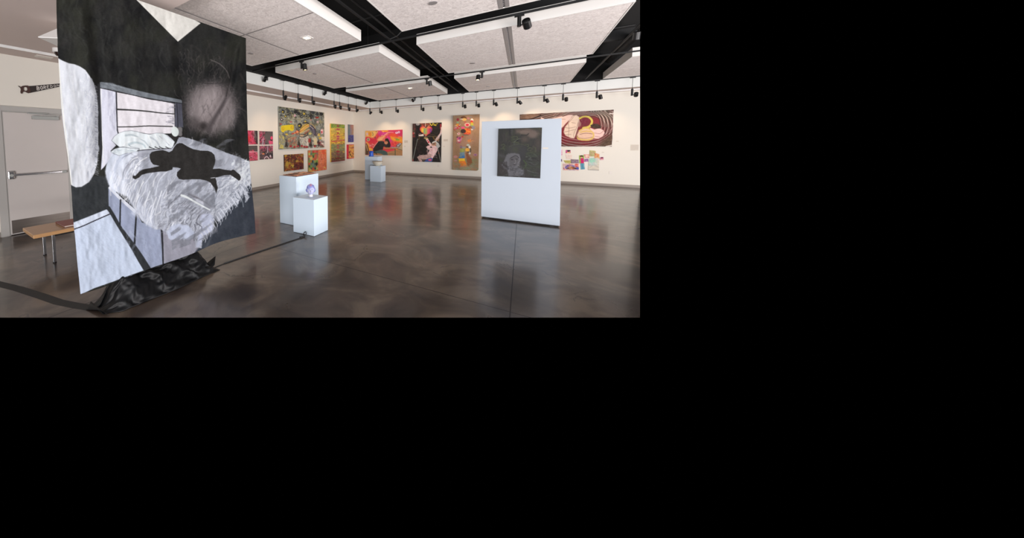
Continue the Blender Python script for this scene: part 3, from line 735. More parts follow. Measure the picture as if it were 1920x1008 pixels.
def painted_mesh(name, P, art, mats, parent=None, side=None, depth=None, gain=1.0, thick=None):
    """P: (rows, cols, 3) positions; side walls of vector `depth` close the sheet into a solid"""
    H, W = P.shape[:2]
    col = art.colors(gain).reshape(-1, 3)
    verts = P.reshape(-1, 3); idx = np.arange(H*W).reshape(H, W)
    q = np.stack([idx[:-1, :-1], idx[1:, :-1], idx[1:, 1:], idx[:-1, 1:]], -1).reshape(-1, 4)
    faces = [q]; nf = len(q); mi = [0]*nf
    if depth is not None:
        bd = np.concatenate([idx[0, :-1], idx[:-1, -1], idx[-1, :0:-1], idx[:0:-1, 0]]); n = len(bd); b0 = H*W
        Vb = verts[bd]; dep = np.asarray(depth, float)
        verts = np.concatenate([verts, Vb, Vb+dep])     # duplicated rim keeps the edge crisp
        i = np.arange(n); j = (i+1) % n
        faces.append(np.stack([b0+i, b0+n+i, b0+n+j, b0+j], -1)); mi += [1]*n
        sc_ = np.asarray(side if side is not None else (200, 198, 190), float)
        sc_ = lin(np.clip(sc_*gain, 3, 250)) if side is not None else None
        ec = col[bd] if sc_ is None else np.repeat(sc_[None], n, 0)
        col = np.concatenate([col, ec, ec])
        # back
        bk = len(verts); verts = np.concatenate([verts, [P[0, 0]+dep, P[0, -1]+dep, P[-1, -1]+dep, P[-1, 0]+dep]])
        col = np.concatenate([col, np.full((4, 3), .5)]); faces.append(np.array([[bk, bk+1, bk+2, bk+3]])); mi += [1]
    F_ = np.concatenate(faces)
    me = bpy.data.meshes.new(name); me.vertices.add(len(verts)); me.vertices.foreach_set('co', verts.ravel())
    me.loops.add(F_.size); me.loops.foreach_set('vertex_index', F_.ravel().astype(np.int32))
    me.polygons.add(len(F_)); me.polygons.foreach_set('loop_start', np.arange(0, F_.size, 4, dtype=np.int32))
    sm = np.ones(len(F_), bool); sm[nf:] = False
    me.update(calc_edges=True); me.polygons.foreach_set('use_smooth', sm)
    at = me.color_attributes.new('Col', 'FLOAT_COLOR', 'POINT')
    at.data.foreach_set('color', np.concatenate([col, np.ones((len(col), 1))], 1).astype(np.float32).ravel())
    me.materials.append(mats); me.validate()
    o = bpy.data.objects.new(name, me); COL.objects.link(o)
    if thick: md = o.modifiers.new('thickness', 'SOLIDIFY'); md.thickness = thick; md.offset = -1
    if parent is not None: part_of(o, parent)
    return o
def rect_wall(ax, d, c0, c1, z0, z1, res):
    """front face grid on a wall-parallel plane; left to right as seen, top to bottom"""
    W = max(8, int(abs(c1-c0)*res)); H = max(8, int((z1-z0)*res))
    c = np.linspace(c0, c1, W); z = np.linspace(z1, z0, H); Cc, Zz = np.meshgrid(c, z)
    P = np.empty(Cc.shape+(3,)); P[..., ax] = d; P[..., 1-ax] = Cc; P[..., 2] = Zz
    return P
def wall_box(ax, d, tl, br, tr=None, bl=None):
    """extent on the plane from the picture corners"""
    a = hit(*tl, ax, d); b = hit(*br, ax, d); o = 1-ax
    z1s = [a[2]]+([hit(*tr, ax, d)[2]] if tr else []); z0s = [b[2]]+([hit(*bl, ax, d)[2]] if bl else [])
    c0s = [a[o]]+([hit(*bl, ax, d)[o]] if bl else []); c1s = [b[o]]+([hit(*tr, ax, d)[o]] if tr else [])
    return np.mean(c0s), np.mean(c1s), np.mean(z0s), np.mean(z1s)
# ================================================================ the large painted hanging
XB = -3.2
Lp = [(106, -54), (106, 0), (108, 80), (110.5, 125), (114, 185), (118, 228), (122, 258), (127, 292), (133, 345), (138, 415), (144, 480), (151, 551)]
Rp = [(461, 71.5), (462, 140), (464, 230), (467, 290), (472, 350), (477, 400), (479, 437)]
Tp = [(106, -54), (461, 71.5)]
Bp = [(151, 551), (197, 537), (270, 507.5), (355, 477.5), (410, 454), (479, 437)]
def along(pts, n, curve=True):
    p = np.array(smooth(pts, False, 12) if len(pts) > 2 and curve else pts, float)
    d = np.concatenate([[0], np.cumsum(np.hypot(*np.diff(p, axis=0).T))]); t = np.linspace(0, d[-1], n)
    return np.stack([np.interp(t, d, p[:, 0]), np.interp(t, d, p[:, 1])], -1)
NW, NH = 470, 720
L_, R_e, T_, B_ = along(Lp, NH), along(Rp, NH), along(Tp, NW), along(Bp, NW)
s_ = np.linspace(0, 1, NW)[None, :, None]; t_ = np.linspace(0, 1, NH)[:, None, None]
G = (1-t_)*T_[None]+t_*B_[None]+(1-s_)*L_[:, None]+s_*R_e[:, None]-((1-s_)*(1-t_)*T_[0]+s_*(1-t_)*T_[-1]+(1-s_)*t_*B_[0]+s_*t_*B_[-1])
GX, GY = G[..., 0], G[..., 1]
def ridge(pts, wd, amp):
    P = smooth(pts, False, 5); d = np.full(GX.shape, 1e9)
    for (x0, y0), (x1, y1) in zip(P[:-1], P[1:]):
        dx, dy = x1-x0, y1-y0; t = np.clip(((GX-x0)*dx+(GY-y0)*dy)/(dx*dx+dy*dy), 0, 1)
        np.minimum(d, np.hypot(GX-x0-t*dx, GY-y0-t*dy), out=d)
    return 1.5*amp*np.exp(-(d/wd)**2)
D = ridge([(445, 90), (430, 165), (405, 210), (375, 262)], 9, -.035)+ridge([(452, 90), (438, 165), (416, 210), (390, 262)], 8, .03)
D += ridge([(172, 40), (180, 90), (185, 160), (186, 290)], 10, -.03)+ridge([(150, 20), (160, 80), (168, 150)], 14, .03)
D += ridge([(333, 78), (338, 130), (345, 190), (350, 260)], 10, -.025)+ridge([(318, 85), (322, 130), (326, 180)], 10, .018)
D += ridge([(230, 20), (240, 90), (262, 150)], 22, .02)+ridge([(205, 60), (225, 140)], 14, -.018)
D += ridge([(300, 440), (305, 500)], 16, .012)+ridge([(400, 330), (430, 430)], 20, -.015)
D += (fbm(GX*.045, GY*.02, 4, 3)-.5)*.05+(fbm(GX*.12, GY*.1, 9, 2)-.5)*.003
D += np.where(GY > 380, (fbm(GX*.16-GY*.07, GY*.16, 21, 2)-.5)*.004, 0)
D -= .02*np.clip((GY-470)/80, 0, 1)*np.clip((230-GX)/80, 0, 1)
Xw = XB+D
V = _f[None, None]+((GX-CX)/F)[..., None]*_r-((GY-CY)/F)[..., None]*_u
PB = CAM+V*((Xw-CAM[0])/V[..., 0])[..., None]
A = Art(GX, GY, (38, 39, 38), 7); A.sat = 1.0
A.mottle((26, 27, 28), .05, .03, .9, .4, .65, 1); A.mottle((50, 49, 48), .08, .05, .4, .5, .75, 2)
A.mottle((46, 48, 40), .02, .02, .6, .45, .7, 3)
# lower right blue black, lower left grey black
A.poly([(380, 470), (485, 440), (485, 330), (440, 360), (400, 430), (355, 480)], (56, 62, 72), .95, 6, tex=(.1, .06, 12))
A.poly([(131, 330), (205, 330), (215, 400), (270, 510), (200, 420), (135, 420)], (50, 54, 57), .9, 4, tex=(.12, .1, 8))
A.strokes((345, 90, 460, 330), 90, 40, (80, 25), [(60, 57, 56), (36, 35, 35), (70, 66, 66)], 4, .35)
A.strokes((115, 10, 340, 150), 90, 35, (75, 30), [(52, 54, 52), (34, 35, 35), (60, 62, 60)], 4, .3)
# unpainted corner at the top
A.poly([(250, -8), (256, 0), (333.5, 78), (376, 43.5), (300, 0), (262, -14), (246, -20)], (220, 220, 214), 1, .9, tex=(.25, .25, 6))
# the pale curtain shape on the left
cur = [(100, 108), (109, 109), (118, 114), (129, 118.5), (140, 120.5), (150, 124.5), (160, 131), (168, 142), (176, 156), (181, 175), (183.5, 200), (184, 245), (184, 285), (182, 308), (177, 325), (167, 341), (153, 350), (142, 351), (134, 347), (120, 300), (100, 250)]
A.poly(cur, (204, 209, 217), 1, 1.5, tex=(.06, .03, 9))
A.strokes((110, 142, 160, 330), 150, 24, (84, 8), [(222, 226, 230), (214, 219, 225), (196, 203, 211)], 3.5, .5, .08, inside=cur)
A.strokes((160, 135, 184, 335), 170, 9, (100, 25), [(178, 184, 196), (190, 196, 206), (168, 174, 188)], 2, .6, .2, inside=cur)
A.strokes((150, 140, 178, 300), 60, 7, (30, 30), [(228, 232, 236), (214, 220, 228)], 1.2, .7, .3, inside=cur)
for k in range(60):
    y = 160+k*2.8+A.rng.random()*2; A.line([(178.5, y), (183+A.rng.random()*2.4, y+2)], 1.4, A.rng.choice([(150, 154, 162), (186, 190, 200), (110, 114, 120)]), .5)
A.line([(110, 112), (116, 190), (124, 260), (134, 345)], 2.4, (226, 228, 222), .8)
# glow on the wall
A.ell(396, 203, 48, 49, (98, 92, 93), a=.8, soft=26, rough=.2)
A.ell(397, 203, 42, 44, (128, 120, 121), a=.75, soft=20, rough=.2)
A.ell(393, 200, 19, 33, (158, 149, 150), 12, .8, 14); A.ell(424, 212, 15, 27, (140, 132, 133), -8, .6, 12)
A.ell(366, 196, 9, 27, (128, 121, 122), 8, .5, 8)
A.strokes((355, 165, 438, 245), 130, 16, (95, 35), [(140, 131, 132), (110, 103, 104), (154, 146, 147), (84, 79, 80)], 2.2, .35)
A.line([(430, 158), (420, 190), (402, 220), (388, 242)], 4.5, (78, 72, 73), .75, 9, soft=5)  # shade of the cloth's diagonal fold, painted as a dark streak
A.line([(434, 130), (431, 150), (424, 180)], 2.5, (30, 29, 29), .8, 1.5, soft=3)
A.ell(381, 236, 8, 7, (52, 48, 48), 0, .8, 7); A.ell(362, 231, 14, 12, (60, 56, 56), 0, .5, 10)
A.line([(395, 112), (412, 120), (425, 133), (430, 146)], 1.6, (104, 99, 98), .8, soft=1.5)
A.line([(376, 155), (395, 157), (418, 155)], .9, (44, 42, 42), .9)
A.strokes((370, 108, 425, 150), 40, 14, (100, 40), [(78, 74, 73), (92, 87, 86)], 2, .4)
A.strokes((330, 90, 362, 240), 70, 14, (85, 30), [(74, 71, 70), (58, 55, 54), (88, 84, 83)], 2, .45)
# head board
A.at(100, 140, 6.72)
A.poly([(586, 100), (600, 92), (720, 104), (900, 158), (1100, 208), (1344, 262), (1610, 315), (1620, 330), (1620, 365), (1500, 345), (1344, 318), (1100, 275), (950, 240), (800, 205), (590, 158)], (112, 119, 126), 1, .9, tex=(.3, .3, 14))
A.strokes((600, 100, 900, 190), 25, 12, (16, 6), [(140, 148, 154), (152, 160, 166), (96, 102, 108)], 1.6, .6, .1, inside=[(590, 98), (720, 104), (900, 158), (1000, 190), (1000, 240), (800, 200), (590, 150)])
A.poly([(590, 160), (620, 165), (790, 218), (800, 700), (812, 745), (740, 830), (790, 890), (720, 960), (760, 1000), (640, 1160), (600, 1200), (620, 900), (596, 500)], (205, 208, 222), 1, 1, tex=(.2, .05, 8))
A.strokes((690, 230, 785, 700), 50, 10, (88, 6), [(170, 172, 190), (184, 187, 203)], 2.4, .5, .05)
A.line([(603, 180), (604, 500), (622, 900), (640, 1140)], 9, (232, 234, 232), .8)
A.poly([(802, 222), (1000, 258), (1200, 304), (1344, 330), (1520, 362), (1530, 660), (1480, 740), (1200, 745), (980, 705), (830, 745), (812, 700)], (222, 220, 226), 1, .9, tex=(.15, .3, 7))
A.strokes((1440, 360, 1540, 640), 40, 8, (5, 8), [(150, 150, 160), (120, 120, 132), (176, 175, 184)], 2, .6, .1)
A.line([(588, 165), (700, 190), (800, 214), (1000, 256), (1200, 304), (1344, 326), (1520, 358)], 10, (38, 38, 42), 1)
A.line([(791, 212), (795, 430), (803, 600), (815, 735)], 13, (48, 48, 56), 1, 9)
A.line([(805, 436), (1000, 446), (1200, 462), (1344, 480), (1550, 494)], 20, (42, 42, 42), 1, 11)
A.line([(818, 657), (1000, 655), (1200, 645), (1344, 648), (1500, 652)], 13, (40, 40, 40), 1)
A.line([(565, 130), (590, 500), (598, 1000)], 30, (46, 47, 50), .9, soft=2)
A.at(290, 100, 5.305)
A.poly([(205, 490), (268, 492), (278, 640), (285, 735), (235, 735), (200, 725)], (80, 82, 94), 1, 1, tex=(.2, .1, 8))
A.line([(220, 488), (226, 600), (232, 735)], 8, (34, 34, 40), .9)
A.line([(155, 480), (280, 500)], 8, (40, 42, 46), .9)
A.at(0, 0, 1)
A.poly([(333, 238), (342, 239), (341, 256), (333, 254)], (150, 148, 150), .7, 1.2, rough=1)
A.ell(328, 246.5, 7, 9.5, (214, 224, 223), -12, 1, 1)
A.line([(319, 252), (326, 258), (336, 257.5), (343, 255)], 2.5, (44, 40, 40), 1)
# mattress, duvet and its fringes
bed = [(213, 290), (238, 284), (262, 281), (300, 279), (322, 278), (331, 268), (335, 258), (342, 256.5), (355, 259.5), (372, 265), (398, 275), (424, 286), (449, 294.5), (470, 304), (473, 325), (473, 343), (461, 352), (467, 370), (463, 378), (456, 362), (450, 372), (445, 388), (440, 379), (431, 391), (425, 396), (421, 404), (418, 408), (409, 416), (402, 409), (401, 429), (397, 437), (393, 431), (387, 447), (384, 436), (379, 453), (378, 465), (367, 463.5), (364, 444), (352, 450), (335, 447), (318, 449), (312, 435), (302, 430), (291, 429.5), (279, 423.5), (266, 414), (257, 398), (246.6, 382), (241, 369), (229, 364), (211, 355), (204, 346), (200, 335), (197.5, 322), (200, 311), (205, 300)]
# bed side boards first (below the duvet)
A.at(120, 330, 4.385)
A.poly([(365, 95), (600, 310), (640, 380), (700, 400), (1000, 420), (1110, 560), (1060, 650), (880, 700), (700, 760), (660, 775), (560, 570), (460, 440), (368, 275)], (150, 160, 184), 1, 1, tex=(.12, .06, 8))
A.poly([(790, 430), (1000, 420), (1130, 560), (1065, 640), (880, 700), (820, 715)], (152, 152, 164), .9, 3, tex=(.2, .08, 8))
A.strokes((600, 400, 800, 700), 40, 10, (80, 15), [(170, 182, 206), (140, 150, 174)], 3, .35)
A.poly([(365, 88), (420, 100), (545, 180), (556, 245), (500, 200)], (40, 42, 44), 1, 1)
A.line([(376, 97), (470, 190), (595, 300)], 22, (206, 212, 224), 1, 26)
A.line([(465, 195), (462, 300), (460, 430)], 13, (44, 46, 50), 1)
A.line([(594, 312), (586, 450), (578, 590)], 13, (44, 46, 50), 1, 17)
A.line([(803, 435), (810, 560), (815, 722)], 17, (48, 49, 54), 1, 13)
A.line([(366, 262), (410, 340), (458, 430), (560, 570), (620, 660), (690, 775)], 30, (48, 51, 54), 1, 62, soft=1)
# white cloth corner
A.poly([(70, 385), (200, 335), (350, 274), (362, 285), (378, 310), (430, 400), (480, 480), (560, 610), (610, 700), (655, 775), (500, 830), (400, 868), (250, 920), (132, 975), (115, 800), (100, 620), (88, 480)], (190, 203, 223), 1, 1, tex=(.06, .05, 7))
A.poly([(72, 385), (350, 274), (376, 308), (240, 365), (90, 432)], (204, 214, 230), .9, 1)
A.line([(86, 435), (160, 408), (230, 376), (300, 345), (378, 311)], 9, (44, 40, 48), 1)
A.strokes((120, 450, 600, 900), 80, 16, (75, 40), [(200, 213, 232), (178, 190, 212), (184, 198, 220)], 4, .25)
A.at(0, 0, 1)
A.poly(bed, (166, 172, 184), 1, 1.2, rough=.6, tex=(.08, .08, 14))
def inbed(n, box, ln, ang, cols, wd, a, bend=.3): A.strokes(box, n, ln, ang, cols, wd, a, bend, inside=bed)
inbed(120, (335, 256, 473, 345), 16, (-62, 14), [(206, 208, 214), (150, 152, 160), (190, 192, 200), (136, 138, 146)], 2, .45)
inbed(200, (300, 320, 400, 430), 18, (-58, 22), [(206, 212, 224), (146, 152, 166), (188, 196, 210), (164, 170, 186)], 2.2, .5)
inbed(150, (300, 340, 400, 450), 13, (-35, 30), [(214, 218, 228), (130, 132, 142), (196, 202, 216), (112, 114, 124)], 2.2, .55)
inbed(170, (395, 320, 473, 430), 11, (-48, 28), [(212, 218, 228), (196, 204, 216), (222, 228, 236), (120, 128, 140)], 2.2, .65)
inbed(70, (435, 300, 473, 345), 9, (-40, 40), [(218, 226, 232), (228, 234, 238)], 4, .6)
inbed(90, (310, 395, 395, 465), 14, (-72, 20), [(200, 206, 222), (184, 190, 208), (212, 218, 230), (90, 92, 100)], 2.2, .6)
# broad curved strokes of the duvet on the left
lit = [(214, 290), (250, 284), (262, 292), (244, 310), (236, 335), (240, 362), (252, 388), (268, 412), (255, 398), (246, 382), (240, 369), (228, 363), (211, 354), (204, 345), (200, 333), (198, 320), (201, 310), (206, 299)]
A.poly(lit, (216, 224, 238), .85, 6, tex=(.1, .1, 10))
A.poly([(246, 400), (262, 380), (276, 392), (292, 428), (278, 423), (264, 412)], (206, 214, 230), .7, 5)
inbed(60, (205, 290, 260, 400), 22, (-68, 10), [(228, 234, 244), (238, 242, 248), (176, 184, 200), (206, 214, 230)], 2.6, .6)
inbed(50, (262, 330, 330, 425), 24, (-64, 8), [(226, 232, 242), (150, 154, 168), (200, 206, 220), (236, 240, 246)], 2.2, .6)
inbed(40, (240, 284, 300, 320), 18, (-20, 14), [(150, 154, 166), (214, 220, 232), (130, 134, 146)], 1.8, .6)
A.at(180, 230, 8.4)
for pts, wd, c, al in [([(300, 500), (230, 600), (190, 740), (230, 950), (300, 1080)], 90, (208, 218, 234), .8), ([(480, 490), (360, 600), (300, 760), (320, 960), (400, 1100)], 60, (190, 200, 218), .7),
    ([(640, 470), (480, 570), (420, 720), (420, 900), (470, 1120)], 40, (216, 224, 236), .8), ([(640, 560), (520, 640), (440, 760), (420, 900)], 30, (130, 134, 146), .6), ([(760, 480), (600, 560), (500, 700), (460, 850)], 60, (150, 154, 166), .7),
    ([(660, 540), (580, 575), (520, 640)], 14, (236, 240, 244), .9), ([(800, 545), (680, 620), (600, 740), (560, 860), (540, 1000)], 16, (236, 240, 244), .9), ([(560, 680), (480, 800), (430, 960), (440, 1150)], 22, (220, 228, 240), .8),
    ([(900, 780), (800, 920), (740, 1000), (690, 1200)], 14, (216, 222, 236), .8), ([(1120, 770), (1030, 860), (980, 950), (930, 1150)], 14, (226, 232, 242), .8), ([(750, 930), (700, 1020), (640, 1200)], 16, (236, 240, 244), .9), ([(660, 910), (610, 1000), (560, 1200)], 16, (232, 238, 244), .9),
    ([(560, 480), (450, 530), (410, 560)], 10, (120, 124, 134), .8), ([(980, 790), (930, 870)], 12, (220, 226, 238), .8), ([(1240, 420), (1000, 440), (700, 470), (560, 500)], 14, (176, 180, 188), .8)]:
    A.line(pts, wd, c, al, wd*.5, soft=1.6)
for k in range(26):
    t = k/25; x = 205+t*80; y0 = 352+t*72
    A.at(0, 0, 1); A.line([(x+8, y0-30), (x+1, y0-12), (x+3, y0-2)], 2.2, A.rng.choice([(220, 226, 238), (196, 204, 220), (160, 166, 182), (232, 236, 244)]), .7, 1.2)
A.at(290, 340, 6.72)
for pts, wd, c in [([(20, 200), (-40, 380), (-60, 520)], 10, (236, 240, 246)), ([(90, 120), (30, 300), (0, 420)], 12, (232, 238, 246)), ([(170, 60), (110, 160), (70, 300)], 9, (216, 222, 236)), ([(-60, 120), (-120, 300), (-130, 430)], 12, (230, 236, 244))]: A.line(pts, wd, c, .85, wd*.5)
A.line([(430, 160), (560, 220), (710, 320)], 26, (104, 102, 108), .8, 16, soft=3)
A.poly([(470, 205), (560, 225), (640, 270), (720, 330), (690, 340)], (196, 200, 212), .9, 2)
A.line([(310, 180), (200, 280), (170, 340)], 14, (90, 90, 98), .7, 6, soft=2)
A.line([(340, 172), (420, 205), (540, 275), (690, 356)], 30, (224, 230, 230), 1, 14, soft=1)
for k in range(34):
    x = 400+k*8; y = 245+k*4.2; A.line([(x-60, y+60), (x-10, y+12)], 7, A.rng.choice([(200, 206, 218), (120, 120, 130), (170, 174, 188), (84, 84, 92)]), .6, 4)
A.poly([(590, 410), (700, 400), (750, 460), (740, 560), (720, 640), (690, 640), (650, 670), (600, 740), (560, 830), (520, 830), (560, 640), (600, 560), (570, 470)], (188, 196, 218), .9, 2, rough=2)
A.poly([(150, 640), (210, 560), (300, 530), (430, 560), (500, 640), (490, 700), (420, 735), (300, 715), (195, 738)], (190, 200, 222), .85, 2, rough=1)
for pts in [[(560, 430), (530, 490), (540, 550)], [(330, 470), (310, 500), (340, 490)], [(430, 460), (390, 510), (420, 540)], [(520, 520), (590, 570), (590, 620)], [(500, 540), (520, 600), (500, 640)]]: A.line(pts, 12, (78, 80, 92), .8, 5, soft=1.5)
for pts in [[(1010, 190), (1080, 240), (1150, 300)], [(1020, 260), (1060, 330)], [(1100, 160), (1170, 190)], [(1060, 140), (1120, 300)]]: A.line(pts, 10, (70, 78, 90), .7, 4)
A.line([(1060, 170), (1100, 230), (1118, 320)], 6, (150, 160, 170), .8, 9)
A.line([(760, 470), (745, 600), (700, 720), (650, 830)], 12, (92, 98, 106), .6, 20, soft=4)
A.at(0, 0, 1)
for k in range(30):
    t = k/29; x = 472-t*92; y = 345+t*105+4*math.sin(k*2.1); A.line([(x-5, y-12), (x+2, y-1), (x+1.5, y+5)], 2.4, (206, 212, 224), .75, .8)
# pillows
A.at(180, 230, 8.4)
p2 = [(230, 462), (300, 410), (420, 385), (540, 398), (680, 415), (655, 450), (480, 480), (372, 516), (320, 500), (270, 480)]
A.poly(p2, (214, 224, 230), 1, .8, True); A.line(p2+[p2[0]], 6, (96, 98, 108), .7)
A.strokes((300, 420, 620, 480), 14, 9, (-8, 10), [(170, 184, 192), (232, 238, 240)], 1.8, .7, inside=p2)
p1 = [(245, 280), (290, 212), (360, 162), (450, 133), (550, 123), (650, 140), (750, 168), (850, 182), (950, 160), (1050, 164), (1120, 195), (1190, 250), (1240, 300), (1215, 370), (1190, 403), (1100, 402), (900, 420), (660, 440), (690, 412), (560, 402), (430, 378), (372, 385), (300, 330)]
A.poly(p1, (218, 227, 231), 1, .8); A.line(p1+[p1[0]], 6, (92, 94, 104), .8, curve=False)
for pts, wd, c in [([(470, 200), (560, 190), (640, 220), (760, 290), (820, 360)], 34, (172, 184, 190)), ([(520, 340), (620, 310), (740, 340), (780, 390)], 40, (176, 192, 198)), ([(860, 230), (940, 280), (990, 350), (1010, 395)], 30, (178, 186, 194)), ([(1010, 210), (1080, 270), (1150, 350)], 26, (164, 170, 180)), ([(560, 220), (680, 240), (760, 270)], 18, (236, 242, 243)), ([(820, 200), (860, 280), (880, 350)], 15, (240, 244, 244)), ([(930, 190), (980, 270), (1010, 315)], 12, (240, 244, 244)), ([(1000, 190), (1090, 280), (1190, 358)], 14, (242, 246, 246)), ([(1120, 200), (1200, 280)], 20, (180, 184, 194)), ([(520, 350), (560, 380), (680, 400)], 8, (104, 110, 118)), ([(430, 360), (480, 310), (560, 290)], 14, (236, 240, 242))]: A.line(pts, wd, c, .8, wd*.5, soft=1.4)
A.line([(655, 440), (800, 424), (1000, 414), (1185, 404)], 14, (56, 52, 60), 1, 8)
for x in (850, 940, 1010, 1110): A.line([(x-10, 380), (x+30, 398), (x+70, 408)], 14, (40, 38, 42), 1, 8)
# the dark reclining silhouette
fig = [(845, 550), (845, 500), (880, 460), (960, 440), (1050, 430), (1100, 445), (1150, 465), (1200, 440), (1230, 385), (1270, 335), (1320, 318)]
c5 = lambda x, y: ((x/7.75+320-180)*8.4, (y/7.75+230-230)*8.4)
c7 = lambda x, y: ((x/6.72+290-180)*8.4, (y/6.72+340-230)*8.4)
fig += [c5(*p) for p in [(130, 296), (165, 298), (200, 318), (250, 350), (330, 385), (430, 405), (540, 408), (595, 428), (635, 468), (650, 540), (640, 600), (612, 672), (700, 665), (780, 682), (880, 695), (905, 680), (930, 690), (960, 720), (1000, 750), (1020, 790), (1010, 830), (990, 840), (950, 810), (870, 757), (780, 762), (680, 790), (590, 800), (650, 800), (665, 850), (668, 900), (672, 930)]]
fig += [c7(*p) for p in [(778, 10), (795, 80), (775, 152), (758, 90), (742, 50)]]+[c5(*p) for p in [(640, 985), (620, 930), (580, 870), (520, 840), (430, 820), (300, 820), (180, 828), (120, 815), (90, 770), (95, 720), (150, 665), (100, 650), (30, 645)]]
fig += [(1210, 700), (1200, 735), (1110, 765), (1000, 768), (800, 795), (720, 820), (680, 860), (620, 890), (580, 872), (578, 832), (620, 835), (680, 770), (740, 735), (850, 715), (1005, 680), (900, 655), (865, 610)]
fig_px = A.T(fig)
A.poly(fig, (44, 43, 42), 1, .8, tex=(.1, .1, 7))
A.line([c5(585, 803), c5(640, 797)], 8, (200, 204, 210), .9)
A.at(0, 0, 1); 
A.mottle((112, 115, 124), .05, .12, .55, .52, .7, 31, (330, 262, 450, 330), -30)
A.mottle((120, 124, 134), .05, .14, .7, .48, .66, 33, (320, 340, 400, 440), -35)
A.poly(fig_px, (44, 43, 42), 1, .8, tex=(.1, .1, 7)); A.line([(395.5, 333.6), (402.6, 332.8)], 1.1, (200, 204, 210), .9)
A.line([(340.5, 366.2), (352, 370.5), (370, 381), (393, 393)], 4.2, (222, 230, 232), 1, 2.2, soft=1)
A.grain(5, .5); A.grain(4, 1.3, 8)
hg = thing('painted_hanging', (XB, 1.85, .25), 'huge black and white painted cloth of a bed and a dark reclining figure', 'painting')
painted_mesh('painted_cloth', PB, A, M['cloth'], hg, thick=.003, gain=.78)
ty0, ty1 = PB[0, 0, 1], PB[0, -1, 1]; tz0, tz1 = PB[0, 0, 2], PB[0, -1, 2]
mb = MB(); n = 24
for k in range(5):   # small tie loops holding the cloth to the bar
    f = .06+k*.22; y = ty0+(ty1-ty0)*f; z = tz0+(tz1-tz0)*f
    mb.box((XB-.05, y-.012, z-.05), (XB-.018, y+.012, z-.046)).box((XB-.052, y-.012, z-.05), (XB-.047, y+.012, z+.0))
mb.build('tie_loop', M['tapecloth'], hg)
st = thing('backdrop_stand', (XB-.08, 1.85, 0), 'black pipe stand standing behind the big painted cloth', 'stand')
zc = min(tz0, tz1)-.05
MB().cyl((XB-.075, ty0+.03, zc), (XB-.075, ty1-.03, zc), .018, n=14).build('crossbar', M['track'], st)
for y in (1.3, 1.95):
    MB().cyl((XB-.075, y, .01), (XB-.075, y, zc), .02, n=14).build('upright', M['track'], st)
    MB().box((XB-.2, y-.10, 0), (XB+.03, y+.10, .01)).build('base_plate', M['track'], st)

# black satin bundled over the foot of the stand
nu, nv = 150, 60
vs_ = []; fs = []
def ss(t): t = min(1, max(0, t)); return t*t*(3-2*t)
for i in range(nu):
    u = i/(nu-1)
    for j in range(nv):
        v = j/(nv-1)
        y = .97+u*1.19
        xf = -3.03-.10*ss((.12-u)/.12)-.05*math.sin(u*9)*.25; xb = -3.52+.1*ss((.1-u)/.1)+.1*ss((u-.85)/.15)
        x = xf+(xb-xf)*v
        H_ = .33*ss((u+.015)/.19)*ss((1.02-u)/.20)*(.86+.14*math.sin(u*7+1))
        c_ = abs(2*v-1.15)/(1.15 if 2*v < 1.15 else .85); pr = 1-c_**1.7
        z = H_*max(0, pr)
        w = float(fbm(np.array(u*7+v*3.0), np.array(v*6-u*4), 31, 3))-.5; w2 = float(fbm(np.array(u*22-v*9), np.array(v*7.0+u*5), 17, 2))-.5
        k = ss(z/.06)
        rdg = (1-abs(2*((u*4.6+v*2.1+w*1.1) % 1)-1))**1.5
        z += k*(w*.04+w2*.02+.03*rdg-.03); x += k*(w*.08+.03*rdg); y += k*w2*.03
        vs_.append((x, y, max(.004+.002*w2, z)))
for i in range(nu-1):
    for j in range(nv-1): fs.append((i*nv+j, (i+1)*nv+j, (i+1)*nv+j+1, i*nv+j+1))
# pointed tail lying toward the entrance and a turned-up corner at the other end
b = len(vs_)
for k in range(12):
    t = k/11; vs_.append((-3.06-.31*t, .99-.08*t, .006+.05*math.sin(t*3)*(1-t))); vs_.append((-3.5+.12*t, .985-.06*t, .006))
for k in range(11): fs.append((b+2*k, b+2*k+1, b+2*k+3, b+2*k+2))
b = len(vs_)
for k in range(6):
    t = k/5; vs_.append((-3.12-.05*t, 2.06+.12*t, .01+.02*t)); vs_.append((-3.24-.02*t, 2.12+.14*t, .10*(1-.4*(1-t))))
for k in range(5): fs.append((b+2*k, b+2*k+1, b+2*k+3, b+2*k+2))
sa = MB().add(vs_, fs).build('black_drape', M['satin'], smooth=True)
md = sa.modifiers.new('thickness', 'SOLIDIFY'); md.thickness = .003; md.offset = 1
tag(sa, 'crumpled black satin drape on the floor under the big painted cloth', 'drape')

# tape and cable on the floor
def strip(pts, w, z=.0015):
    p = [Vector((q[0], q[1], 0)) for q in pts]; vs_ = []; fs = []
    for i, q in enumerate(p):
        d = (p[min(i+1, len(p)-1)]-p[max(i-1, 0)]).normalized(); n = Vector((-d.y, d.x, 0))*w/2
        for s, h in ((1, 0), (1, z), (-1, z), (-1, 0)): vs_.append(((q+n*s).x, (q+n*s).y, h+.0003))
    for i in range(len(p)-1):
        for k in range(3): fs.append((i*4+k, i*4+k+1, i*4+4+k+1, i*4+4+k))
    fs += [(0, 3, 2, 1), (len(p)*4-4, len(p)*4-3, len(p)*4-2, len(p)*4-1)]
    return MB().add(vs_, fs)
pl = [tuple(hit(a, b_, 2, 0)[:2]) for a, b_ in [(-30, 525), (0, 532.5), (35, 541), (80, 555.5), (110, 566), (140, 572), (170, 577)]]
tag(strip(pl, .085).build('floor_tape', M['tape']), 'wide dark gaffer tape strip crossing the floor left of the black drape', 'tape')
